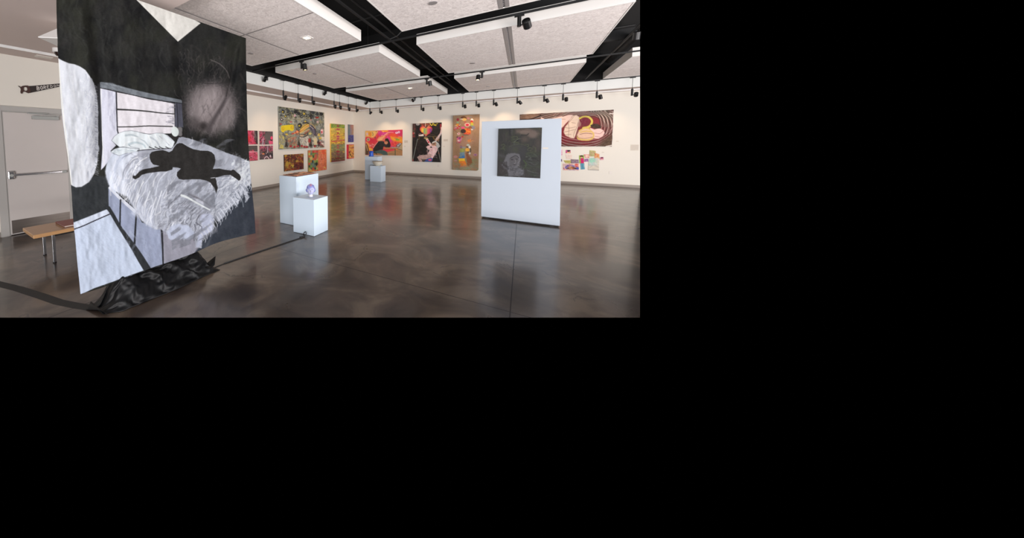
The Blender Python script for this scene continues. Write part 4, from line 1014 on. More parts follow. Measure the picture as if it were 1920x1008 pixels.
pr_ = [tuple(hit(a, b_, 2, 0)[:2]) for a, b_ in [(392, 506), (420, 494.5), (480, 474), (540, 454), (570, 444)]]
tag(strip(pr_, .032).build('floor_tape', M['tape']), 'narrow dark tape line from the black drape to the low pedestal', 'tape')
q = [Vector((a, b_, .009)) for a, b_ in pr_]
q = q[1:]+[Vector((-3.0, 3.78, .02)), Vector((-2.985, 3.80, .055)), Vector((-2.95, 3.79, .06)), Vector((-2.925, 3.76, .04)), Vector((-2.94, 3.72, .012))]
cb = thing('power_cable', tuple(q[0]), 'thin black cable running over the tape and ending curled at the low pedestal', 'cable')
MB().tube(smooth([tuple(v) for v in q], False, 6), .007, n=8).build('cord', M['cable'], cb, smooth=True)
MB().cyl((-2.94, 3.725, .014), (-2.96, 3.67, .012), .012, .014, n=12).box((-2.975, 3.645, .002), (-2.945, 3.675, .024)).build('plug', M['cable'], cb)
# ================================================================ artworks on the walls
def artwork(name, label, ax, tl, br, base, paintfn, t=.04, res=115, tr=None, bl=None, side=(196, 194, 188), gain=1.0, seed=3, cat='painting', m='paint', plane=None, group=None, off=.002, parent=None):
    wallp = (XL if ax == 0 else YB) if plane is None else plane
    s = 1 if ax == 0 else -1
    d = wallp+s*(t+off)
    c0, c1, z0, z1 = wall_box(ax, d, tl, br, tr, bl)
    P = rect_wall(ax, d, c0, c1, z0, z1, res)
    X, Y = project(P); a = Art(X, Y, base, seed); paintfn(a); a.at(0, 0, 1); a.grain(6, 1.1)
    dep = np.zeros(3); dep[ax] = -s*t
    o = painted_mesh(name, P, a, M[m], parent, side=side, depth=dep, gain=gain)
    if parent is None: tag(o, label, cat, group)
    return o, (c0, c1, z0, z1, d)

K, W_ = (28, 26, 28), (226, 222, 214)
# ---- grey graffiti-like painting
def p_grey(a):
    r = a.rng
    a.at(515, 190, 10.61)
    a.mottle((150, 156, 140), .12, .1, .8, .45, .65, 1); a.mottle((86, 92, 92), .15, .15, .8, .5, .66, 2); a.mottle((160, 150, 90), .12, .2, .5, .55, .7, 3)
    a.strokes((85, 110, 985, 700), 240, 5, (60, 60), [(160, 170, 164), (132, 140, 130), (96, 100, 100), (170, 165, 120), (70, 72, 76)], 1.1, .8, .5)
    a.strokes((85, 100, 985, 330), 110, 5, (20, 60), [(30, 32, 34), (44, 48, 50), (24, 26, 30), (120, 130, 124)], 1.5, .9, .6)
    a.strokes((85, 120, 985, 330), 60, 3, (30, 70), [(190, 176, 70), (206, 196, 120), (180, 190, 180)], 1.0, .8, .5)
    a.strokes((85, 105, 985, 660), 330, 3.2, (50, 80), [(24, 26, 28), (40, 44, 48), (206, 206, 190), (150, 166, 168), (90, 86, 70)], .55, .9, .8)
    a.strokes((85, 105, 985, 330), 120, 4, (15, 50), [(20, 22, 24), (30, 32, 36)], .9, .9, .6)
    for x, y in ((170, 200), (270, 190), (420, 210), (480, 240), (660, 210), (760, 220), (850, 250), (930, 250)): a.ell(x, y, 38, 30, r.choice([(60, 64, 68), (130, 136, 132), (36, 38, 40)]), r.uniform(0, 90), .9)
    for x, y, q in ((585, 245, 26), (160, 208, 20), (215, 295, 18), (610, 400, 22)):
        a.poly([(x+math.cos(i*math.pi/5-1.57)*q*(1.2 if i % 2 == 0 else .5), y+math.sin(i*math.pi/5-1.57)*q*(1.2 if i % 2 == 0 else .5)) for i in range(10)], (214, 188, 50))
    a.ell(141, 360, 26, 30, K); a.ell(141, 358, 13, 15, (220, 206, 208)); a.ell(400, 282, 22, 26, (190, 150, 160)); a.ell(325, 408, 22, 12, (190, 80, 90))
    a.ell(845, 322, 36, 16, (186, 50, 40)); a.line([(812, 322), (878, 322)], 5, (90, 20, 20)); a.ell(722, 365, 14, 14, (210, 130, 120)); a.ell(120, 450, 24, 12, (160, 50, 60))
    a.ell(855, 408, 24, 22, (196, 170, 166)); a.line([(716, 200), (718, 260), (722, 345)], 8, (48, 42, 40), .9, 26)
    a.poly([(123, 530), (135, 488), (165, 478), (250, 468), (345, 462), (378, 478), (384, 520), (378, 570), (350, 592), (318, 584), (285, 570), (230, 578), (198, 592), (180, 614), (148, 612), (128, 580)], (222, 200, 26))
    for x, y in ((165, 540), (350, 516)):
        a.line([(x+26*math.cos(t), y+32*math.sin(t)) for t in np.linspace(0, 6.3, 12)], 4, (150, 120, 30)); a.line([(x-12, y-16), (x-8, y+14), (x+12, y+12), (x, y-6)], 5, (200, 110, 40))
    a.line([(200, 600), (260, 650), (330, 660)], 4, (60, 54, 50)); a.line([(150, 690), (230, 780)], 6, (50, 48, 48)); a.line([(170, 620), (210, 720)], 4, (50, 48, 48))
    a.ell(238, 655, 28, 18, (214, 180, 50)); a.line([(270, 755), (320, 715)], 16, (210, 180, 60), 1, 8)
    a.mottle((204, 190, 90), .3, .3, .9, .42, .6, 6, (90, 680, 190, 940))
    # plumed head
    a.ell(500, 480, 44, 50, (44, 44, 46)); a.ell(490, 485, 20, 18, (180, 170, 50)); a.line([(560, 430), (640, 425), (700, 450)], 20, (36, 30, 34))
    a.poly([(490, 600), (510, 540), (560, 480), (620, 442), (680, 450), (720, 490), (660, 520), (600, 570), (540, 610), (500, 625)], (212, 176, 74), 1)
    a.line([(500, 560), (580, 490), (650, 450)], 8, (60, 44, 36), .9); a.line([(500, 598), (560, 560), (620, 515), (690, 480)], 18, (190, 74, 44), 1, 8); a.line([(520, 580), (600, 530), (680, 500)], 7, (230, 200, 140))
    a.line([(500, 630), (590, 600), (650, 570), (690, 560)], 22, (196, 170, 120)); a.line([(520, 660), (600, 650), (650, 610)], 14, (70, 40, 40)); a.line([(600, 640), (680, 580)], 16, (190, 90, 60))
    a.poly([(690, 470), (760, 490), (820, 560), (830, 690), (790, 680), (740, 600), (690, 540)], (92, 88, 106), 1); a.line([(700, 480), (770, 520), (815, 590), (826, 690)], 12, (44, 34, 42)); a.line([(700, 510), (750, 570), (790, 670)], 8, (44, 34, 42)); a.line([(705, 495), (780, 545)], 12, (224, 216, 200), 1, 4); a.line([(690, 440), (760, 470), (810, 540)], 10, (214, 170, 90)); a.line([(680, 460), (740, 520), (780, 640)], 7, (150, 148, 160))
    a.line([(345, 645), (400, 628), (460, 600)], 24, (200, 70, 50), 1, 40); a.ell(455, 600, 30, 30, (224, 140, 90)); a.ell(400, 632, 18, 12, (206, 150, 90)); a.line([(420, 620), (440, 660), (490, 640)], 8, (190, 60, 40)); a.line([(440, 570), (480, 590), (490, 660)], 10, (60, 30, 34))
    a.poly([(500, 700), (560, 720), (640, 690), (690, 720), (680, 820), (660, 905), (560, 912), (500, 840), (490, 760)], (186, 184, 170), 1, 2); a.line([(490, 690), (560, 712), (640, 680), (660, 620)], 12, (46, 26, 34)); a.ell(540, 680, 40, 18, (196, 170, 130)); a.strokes((510, 730, 680, 900), 40, 4, (70, 20), [(90, 90, 88), (220, 216, 204), (120, 130, 120)], .9, .8)
    a.mottle((220, 212, 196), .3, .2, .9, .42, .6, 9, (640, 700, 990, 920)); a.poly([(770, 740), (840, 720), (850, 860), (780, 890)], (226, 206, 156), .9, 2)
    a.mottle((180, 96, 74), .25, .25, .8, .46, .6, 11, (260, 700, 440, 920)); a.strokes((240, 720, 440, 920), 50, 4, (110, 40), [(190, 110, 80), (206, 170, 120), (120, 80, 66)], 1, .8)
    for x, w_, t in ((232, 30, 730), (482, 36, 715), (715, 34, 730), (876, 30, 715)):
        a.poly([(x, t), (x+w_*.5, t+90), (x+w_, 900), (x-w_, 905), (x-w_*.5, t+90)], (44, 38, 34), .95, 2, rough=1)
    a.poly([(668, 740), (715, 735), (720, 800), (690, 830), (665, 800)], (170, 50, 44), .9, 1); a.ell(905, 730, 30, 24, (200, 176, 70)); a.ell(885, 665, 26, 30, (214, 186, 80)); a.ell(705, 640, 28, 22, (206, 196, 110))
    for x, y in ((320, 892), (395, 905), (465, 892), (540, 885), (592, 900), (640, 905), (800, 890)): a.ell(x, y, 24, 20, (170, 34, 40), 0, .95)
    a.ell(942, 600, 26, 50, (222, 180, 184)); a.ell(938, 610, 14, 22, (190, 50, 60)); a.ell(925, 575, 10, 12, (240, 224, 220))
    a.strokes((860, 780, 985, 900), 40, 3, (10, 40), [(50, 40, 40), (140, 40, 50), (226, 214, 200)], 1.6, .9); a.line([(690, 880), (800, 870), (960, 880)], 10, (60, 50, 46))
    a.strokes((85, 640, 985, 940), 120, 3, (80, 60), [(206, 190, 120), (90, 84, 80), (190, 180, 170), (150, 60, 56)], .8, .7, .5)
artwork('canvas_painting', 'large grey canvas with a yellow telephone shape, plumed head and dark trees', 0, (522.6, 199.2), (608.1, 277.4), (126, 133, 126), p_grey, t=.05, res=110, bl=(523.5, 279), tr=(608.1, 211.2), side=(150, 154, 150))

def p_brown(a):
    a.at(460, 230, 10.08)
    a.mottle((60, 36, 34), .2, .2, 1, .45, .62, 1); a.mottle((178, 140, 40), .16, .16, .9, .52, .66, 2); a.mottle((150, 52, 36), .14, .2, .8, .5, .7, 3)
    a.strokes((740, 590, 1100, 915), 230, 3.4, (-30, 70), [(196, 160, 44), (150, 60, 40), (60, 34, 34), (200, 106, 44), (106, 56, 50), (176, 140, 60)], 1.3, .9, .6)
    a.ell(790, 790, 34, 60, (196, 160, 50), 0, .8, 3); a.poly([(870, 800), (930, 790), (900, 855)], (206, 180, 56), .9, 2); a.ell(980, 725, 30, 24, (206, 170, 60), 20, .8, 2); a.ell(760, 625, 24, 22, (210, 170, 50), 0, .8, 2)
    a.strokes((930, 760, 1095, 880), 60, 4, (60, 25), [(120, 40, 40), (84, 30, 40), (70, 26, 30)], 1.6, .8); a.line([(745, 895), (850, 880), (1000, 870)], 16, (150, 56, 30), .8)
    a.line([(880, 660), (940, 690), (950, 710)], 8, (40, 20, 26))
artwork('canvas_painting', 'small dark canvas of brown, yellow and red swirls, lower left under the grey painting', 0, (533.2, 290.2), (569.4, 316.8), (104, 62, 40), p_brown, tr=(569.4, 287.8), bl=(533.6, 321.5), side=(60, 40, 34))

def p_patch(a):
    a.at(460, 230, 10.08); r = a.rng
    cols = [(110, 150, 60), (76, 96, 90), (206, 120, 50), (150, 160, 70), (60, 84, 60), (190, 190, 90), (96, 120, 110), (206, 80, 50)]
    for i in range(5):
        for j in range(9):
            x = 1192+i*37; y = 525+j*46; c = r.choice(cols)
            if j == 0: c = r.choice([(226, 80, 70), (230, 110, 60), (214, 60, 60), (150, 140, 110)])
            a.poly([(x, y), (x+35, y-2), (x+36, y+44), (x+1, y+46)], c, .95, 1.2, tex=(.4, .4, 20))
    a.poly([(1378, 515), (1535, 505), (1545, 890), (1372, 915)], (226, 116, 70), 1, 2, tex=(.25, .25, 34))
    a.mottle((230, 84, 50), .15, .15, .9, .5, .66, 4, (1370, 505, 1540, 680)); a.strokes((1378, 600, 1530, 880), 80, 5, (80, 30), [(236, 150, 110), (216, 90, 60), (240, 130, 70), (206, 110, 90)], 1.3, .7)
    a.poly([(1210, 645), (1270, 640), (1275, 700), (1215, 700)], (206, 190, 100), .9, 2); a.ell(1345, 780, 14, 36, (40, 40, 40)); a.ell(1268, 735, 14, 30, (50, 70, 60)); a.poly([(1310, 590), (1366, 585), (1360, 690), (1316, 680)], (200, 90, 74), .9, 2)
    a.line([(1440, 600), (1430, 660), (1420, 740)], 6, (196, 80, 60)); a.line([(1430, 690), (1460, 685)], 9, (130, 50, 44)); a.line([(1480, 640), (1500, 760), (1470, 820)], 5, (200, 80, 60)); a.ell(1500, 845, 14, 12, (226, 200, 90)); a.line([(1395, 560), (1530, 550)], 4, (150, 120, 80)); a.line([(1400, 620), (1500, 612), (1510, 820)], 4, (190, 130, 80))
    a.strokes((1200, 880, 1360, 930), 20, 4, (10, 30), [(216, 76, 60), (220, 180, 90)], 2, .8); a.line([(1372, 515), (1370, 910)], 4, (130, 90, 60), .7)
artwork('canvas_painting', 'patchwork canvas, green squares on the left and orange face on the right', 0, (578.1, 281.9), (612.8, 318.3), (150, 140, 80), p_patch, tr=(612, 279.9), bl=(578.6, 322.8), side=(150, 120, 80))

def p_tap(a):
    a.at(610, 220, 11.2); r = a.rng
    bands = [(130, 220, [(96, 150, 50), (130, 170, 50), (150, 180, 60), (80, 120, 60)]), (220, 330, [(206, 190, 70), (180, 150, 60), (206, 120, 60), (150, 150, 70)]), (330, 480, [(214, 180, 60), (190, 120, 60), (200, 90, 70), (130, 150, 80)]),
             (480, 560, [(226, 190, 50), (180, 60, 50), (100, 80, 60), (214, 150, 50)]), (560, 700, [(120, 140, 90), (196, 180, 80), (150, 110, 80), (110, 120, 100)]), (700, 830, [(120, 104, 84), (96, 84, 76), (150, 90, 70), (140, 130, 90)]), (830, 940, [(110, 80, 66), (86, 70, 64), (130, 60, 60), (110, 100, 80)])]
    for y0, y1, cs in bands: a.poly([(110, y0), (420, y0), (420, y1+2), (110, y1+2)], cs[0], 1, 3, tex=(.5, .5, 20))
    for y0, y1, cs in bands: a.strokes((118, y0, 415, y1), 170, 1.9, (-2, 4), cs+[(230, 200, 70), (110, 84, 56), (150, 90, 80), (140, 140, 90)], .7, .95, .05)
    for y, ww, c in ((182, 24, (150, 60, 70)), (250, 44, (190, 70, 100)), (330, 20, (190, 50, 70)), (400, 40, (200, 80, 120)), (450, 34, (206, 76, 110)), (590, 34, (170, 90, 90)), (640, 30, (190, 100, 90)), (715, 36, (170, 40, 60)), (780, 40, (150, 80, 90)), (858, 44, (130, 50, 50))):
        a.ell(265, y, ww, 20, c, 0, .85, 1.2); a.ell(265, y, ww*.5, 9, (150, 60, 60), 0, .8)
    a.line([(120, 500), (200, 505), (300, 490), (405, 470)], 13, (196, 50, 80), .95); a.line([(118, 720), (180, 722)], 7, (220, 200, 50)); a.line([(355, 720), (410, 716)], 6, (220, 200, 50)); a.line([(120, 930), (412, 900)], 22, (130, 40, 56), .9)
    a.line([(118, 300), (118, 930)], 8, (206, 170, 60), .6)
artwork('canvas_painting', 'tall narrow green, yellow and red beaded-looking canvas near the corner', 0, (620.6, 231.7), (646.8, 300.8), (150, 150, 80), p_tap, t=.06, res=100, tr=(646.6, 233.4), bl=(620.9, 303.9), side=(206, 170, 76))

def p_blue(a):
    a.at(610, 220, 11.2)
    a.poly([(480, 145), (520, 145), (518, 370), (480, 370)], (92, 122, 124), 1, 3); a.poly([(540, 150), (600, 155), (600, 370), (540, 370)], (176, 130, 96), 1, 6, tex=(.3, .3, 26)); a.ell(540, 230, 18, 90, (130, 120, 150), 0, .7, 4); a.ell(550, 190, 30, 40, (190, 110, 90), 0, .6, 5)
    a.poly([(480, 370), (605, 370), (605, 525), (480, 525)], (66, 62, 140), 1, 1, tex=(.5, .5, 30)); a.strokes((485, 380, 600, 515), 40, 3, (-30, 40), [(90, 96, 170), (44, 40, 96), (110, 120, 140), (70, 80, 100)], .9, .8)
artwork('small_painting', 'small narrow panel, grey and orange above dark blue, nearest the corner', 0, (652.9, 233.1), (663.6, 266.4), (120, 120, 130), p_blue, t=.03, res=110, side=(120, 110, 110))
def p_red(a):
    a.at(610, 220, 11.2)
    a.poly([(465, 570), (630, 568), (630, 855), (468, 872)], (200, 40, 60), 1, 1); a.poly([(494, 582), (624, 578), (624, 842), (494, 850)], (222, 170, 70), 1, 1, tex=(.4, .4, 20))
    a.strokes((496, 585, 622, 840), 60, 3, (40, 50), [(150, 60, 50), (90, 30, 40), (226, 140, 60), (206, 90, 70), (236, 190, 90)], 1.1, .9, .6); a.line([(500, 720), (530, 790), (560, 830)], 12, (70, 24, 30)); a.line([(500, 620), (560, 640), (615, 610)], 8, (110, 40, 46))
artwork('small_painting', 'small red-bordered canvas with orange brush marks below the blue panel', 0, (651.5, 270.8), (666.3, 296.3), (200, 50, 60), p_red, t=.05, res=110, side=(206, 40, 64))

# ---- four framed pink prints
def print_piece(label, tl, br, seed, kind):
    t = .03; d = XL+t
    c0, c1, z0, z1 = wall_box(0, d, tl, br)
    e = .016
    root = thing('framed_print', (XL, (c0+c1)/2, (z0+z1)/2), label, 'framed print', 'framed pink and grey prints')
    mb = MB()
    for (ya, yb, za, zb) in ((c0-e, c1+e, z1, z1+e), (c0-e, c1+e, z0-e, z0), (c0-e, c0, z0, z1), (c1, c1+e, z0, z1)): mb.box((XL, ya, za), (d+.006, yb, zb))
    mb.build('frame', M['frame_white'], root, bevel=.002)
    P = rect_wall(0, d, c0, c1, z0, z1, 120); X, Y = project(P); a = Art(X, Y, (74, 66, 66), seed); r = a.rng
    x0, y0, x1, y1 = tl[0], tl[1], br[0], br[1]; W, H = x1-x0, y1-y0
    pk = [(232, 76, 120), (226, 100, 140), (190, 44, 84), (240, 150, 176), (120, 40, 56), (214, 66, 96)]
    a.mottle((110, 100, 98), .08, .08, .7, .45, .6, 1); a.mottle((44, 38, 40), .12, .1, .8, .5, .62, 2)
    if kind == 0:
        a.poly([(x0, y0), (x0+W*.62, y0), (x0+W*.7, y0+H*.5), (x0+W*.9, y1), (x0, y1)], (226, 56, 90), .9, 2, rough=3); a.strokes((x0, y0, x0+W*.75, y1), 130, 3, (80, 40), pk+[(120, 30, 44)], 1.2, .9); a.ell(x0+W*.35, y0+H*.62, 4.2, 6, (226, 50, 60), 0, .9, 1.5)
    elif kind == 1:
        a.poly([(x0+W*.55, y0), (x1, y0), (x1, y1), (x0+W*.6, y1)], (98, 90, 88), .9, 2); a.strokes((x0+.5, y0, x0+W*.42, y1), 80, 3.4, (-50, 40), pk+[(70, 30, 40)], 1.4, .9); a.poly([(x0+W*.66, y0+H*.72), (x1, y0+H*.7), (x1, y1), (x0+W*.72, y1)], (232, 80, 120), .95, 1, rough=1); a.ell(x0+W*.9, y0+H*.52, 2.2, 3.4, (236, 70, 110)); a.line([(x0+W*.25, y1), (x0+W*.3, y0+H*.6)], 1.4, (190, 180, 196)); a.ell(x0+W*.88, y0+H*.68, 2, 1, K)
    elif kind == 2:
        a.poly([(x0, y0), (x1, y0), (x1, y0+H*.36), (x0, y0+H*.38)], (88, 80, 76), 1, 1); a.poly([(x0+W*.3, y0+H*.42), (x0+W*.62, y0+H*.3), (x1, y0+H*.42), (x1, y1), (x0+W*.4, y1)], (224, 80, 104), .9, 2, rough=2); a.strokes((x0, y0+H*.4, x1, y1), 90, 3, (20, 50), pk+[(150, 80, 60), (60, 50, 56)], 1.2, .85); a.line([(x0, y0+H*.42), (x1, y0+H*.4)], .8, (232, 200, 196))
    else:
        a.strokes((x0, y0, x1, y0+H*.4), 50, 3.6, (100, 40), pk, 1.3, .85); a.strokes((x0, y0+H*.35, x1, y1), 90, 2.6, (30, 60), [(110, 100, 110), (60, 54, 60), (150, 84, 70), (190, 130, 130), (140, 110, 130)], 1.1, .85); a.line([(x0+W*.38, y1), (x0+W*.45, y1-H*.13), (x0+W*.6, y1-H*.15), (x0+W*.7, y1)], 1.5, (226, 196, 200)); a.ell(x0+W*.8, y0+H*.8, 1.4, 2.6, (214, 190, 196)); a.line([(x0+W*.62, y0), (x0+W*.6, y0+H*.5)], 1.5, (196, 150, 170)); a.ell(x0+W*.3, y0+H*.62, 2.6, 1.8, (206, 120, 80)); a.line([(x0+W*.5, y0+H*.62), (x0+W*.62, y0+H*.45)], .9, (206, 176, 180))
    a.grain(6)
    painted_mesh('print_sheet', P, a, M['paint'], root, side=(200, 190, 186), depth=(-.01, 0, 0))
print_piece('framed pink and dark print, upper left of four, partly behind the hanging', (456.5, 244), (483.4, 270.6), 21, 0)
print_piece('framed pink print with grey right half, upper right of the four prints', (485.9, 245.6), (511.9, 270.6), 22, 1)
print_piece('framed print with pink animal shape under grey, lower left of the four prints', (456.5, 273.3), (483.4, 300.6), 23, 2)
print_piece('framed dark print with pink arch shape, lower right of the four prints', (485.9, 273.3), (512.1, 297.4), 24, 3)

# ---- back wall
def p_student(a):
    a.at(675, 235, 15.51); r = a.rng
    a.mottle((236, 130, 40), .06, .08, 1, .5, .6, 1); a.mottle((206, 40, 130), .07, .07, .9, .52, .62, 2)
    Y_, O_, P_ = (240, 196, 84), (238, 140, 40), (214, 46, 140)
    a.poly([(150, 148), (540, 138), (500, 230), (440, 320), (370, 370), (300, 345), (240, 330), (150, 350)], (240, 190, 100), 1, 3, rough=2); a.poly([(240, 200), (330, 190), (340, 300), (290, 330), (230, 260)], O_, .9, 2)
    a.poly([(540, 170), (620, 150), (800, 230), (700, 290), (560, 310), (520, 250)], P_, 1, 3); a.poly([(620, 150), (800, 140), (840, 170), (720, 190), (640, 185)], (240, 170, 40), 1, 2)
    a.poly([(850, 135), (1240, 125), (1240, 290), (1150, 300), (1050, 250), (900, 200), (840, 180)], (206, 44, 96), 1, 4); a.poly([(800, 230), (1000, 250), (1080, 330), (1000, 340), (880, 300)], (232, 76, 44), 1, 4)
    a.poly([(760, 300), (860, 330), (920, 420), (900, 520), (860, 440), (800, 380)], P_, 1, 4); a.poly([(900, 330), (1030, 340), (1180, 400), (1240, 420), (1235, 470), (1080, 480), (960, 440), (900, 390)], (240, 160, 40), 1, 4); a.poly([(900, 480), (1040, 470), (1160, 490), (1040, 600), (920, 600), (880, 540)], (232, 50, 60), 1, 4)
    a.poly([(150, 360), (260, 350), (420, 400), (520, 340), (500, 300), (560, 330), (520, 460), (380, 500), (200, 480)], (222, 44, 70), .9, 4)
    a.poly([(490, 420), (560, 340), (700, 300), (740, 330), (660, 400), (720, 400), (640, 440), (520, 460)], (240, 180, 110), 1, 3, rough=1)
    a.poly([(200, 470), (260, 540), (290, 640), (380, 690), (370, 740), (260, 740), (230, 600), (160, 480)], (242, 180, 60), 1, 3); a.strokes((270, 540, 420, 640), 50, 1.2, (-30, 60), [(240, 226, 220), (220, 60, 60)], .8, .9)
    a.line([(400, 640), (460, 540), (560, 450)], 10, (242, 214, 190)); a.strokes((540, 180, 820, 400), 60, 1.6, (-45, 15), [(240, 200, 190), (222, 60, 110)], .7, .8)
    a.line([(690, 300), (780, 230), (870, 200), (970, 205)], 34, (232, 150, 150), .9, 16); a.line([(800, 230), (930, 195)], 8, (190, 120, 110))
    a.ell(240, 410, 48, 46, (206, 196, 150)); a.ell(240, 410, 30, 28, (90, 84, 70)); a.ell(240, 410, 14, 13, (190, 180, 140)); a.ell(440, 355, 24, 26, (150, 80, 80)); a.line([(355, 200), (380, 250), (370, 300)], 14, (120, 100, 80)); a.ell(210, 250, 30, 36, (222, 180, 190)); a.ell(470, 180, 14, 12, (110, 100, 60))
    a.ell(1065, 215, 40, 30, (226, 200, 220)); a.ell(1130, 195, 32, 32, (230, 210, 226)); a.ell(1130, 195, 12, 14, (190, 60, 140)); a.ell(1060, 215, 14, 10, (190, 60, 130))
    a.ell(1090, 415, 62, 22, (120, 172, 50)); a.line([(1010, 375), (1090, 380)], 20, (150, 120, 90)); a.line([(1120, 320), (1190, 320)], 16, (180, 120, 150)); a.strokes((900, 460, 1150, 600), 50, 1.2, (90, 60), [(240, 190, 80), (236, 120, 80), (230, 60, 80)], .8, .8)
    # wooden chair, desk, laptop
    a.poly([(150, 545), (200, 530), (230, 600), (260, 740), (250, 850), (150, 850)], (92, 76, 60), 1, 2); a.poly([(165, 560), (195, 545), (235, 735), (210, 740)], (176, 148, 104), 1, 1); a.line([(195, 540), (250, 735)], 10, (50, 40, 36))
    a.poly([(250, 790), (480, 790), (700, 800), (1235, 660), (1235, 885), (250, 868)], (176, 128, 82), 1, 2, tex=(.1, .3, 10)); a.poly([(1080, 640), (1235, 520), (1235, 720), (1060, 660)], (176, 156, 120), 1, 1.5)
    a.poly([(670, 640), (900, 640), (1030, 665), (1030, 690), (700, 680)], (196, 120, 74), 1, 1); a.line([(1050, 660), (1225, 720)], 14, (86, 80, 60)); a.line([(1022, 680), (1025, 860)], 26, (92, 92, 70)); a.line([(800, 830), (1015, 830)], 16, (120, 116, 84)); a.line([(700, 690), (1010, 680)], 8, (120, 80, 50))
    a.poly([(900, 625), (1120, 635), (1080, 660), (930, 655)], (160, 150, 140)); a.poly([(1035, 605), (1130, 520), (1225, 510), (1130, 635)], (60, 56, 58)); a.poly([(1065, 600), (1140, 525), (1205, 518), (1120, 615)], (206, 200, 206)); a.strokes((1075, 525, 1195, 605), 20, 2, (-40, 5), [(110, 104, 116), (150, 146, 156)], .7, .9, .0)
    a.poly([(360, 770), (500, 720), (640, 710), (720, 730), (790, 780), (810, 860), (690, 862), (600, 820), (440, 800), (370, 800)], (72, 96, 94), 1, 1.5, tex=(.2, .2, 10)); a.line([(470, 800), (490, 860)], 12, (60, 54, 44)); a.line([(370, 780), (480, 810)], 26, (44, 46, 50))
    a.poly([(380, 720), (385, 680), (430, 610), (490, 530), (540, 460), (640, 450), (700, 470), (720, 540), (800, 555), (880, 560), (885, 610), (860, 640), (760, 640), (690, 610), (670, 660), (670, 700), (560, 715), (430, 760), (385, 755)], (46, 46, 46), 1, 1.2, tex=(.2, .2, 9)); a.line([(560, 470), (650, 470), (700, 540)], 22, (72, 74, 74), .7); a.line([(700, 590), (780, 575), (870, 600)], 12, (68, 70, 70), .8)
    a.poly([(740, 400), (790, 382), (835, 425), (880, 540), (886, 610), (800, 600), (760, 540), (730, 470)], (46, 40, 40), 1, 1)
    a.ell(690, 420, 44, 30, (216, 120, 90), -10); a.ell(780, 430, 56, 48, (50, 38, 38), 30); a.ell(760, 500, 50, 48, (214, 144, 100), 25); a.line([(800, 400), (850, 500), (870, 580)], 50, (48, 40, 40), 1, 34); a.line([(735, 470), (780, 480)], 9, (60, 40, 36)); a.line([(735, 500), (750, 520)], 6, (130, 70, 50)); a.ell(790, 520, 14, 9, (196, 100, 80))
artwork('canvas_painting', 'wide canvas of a student asleep over a desk against red, pink and orange swirls', 1, (685, 244.8), (754.3, 291.6), (228, 60, 70), p_student, res=115, tr=(755.1, 243.1), bl=(685.2, 290.3), side=(206, 200, 190))

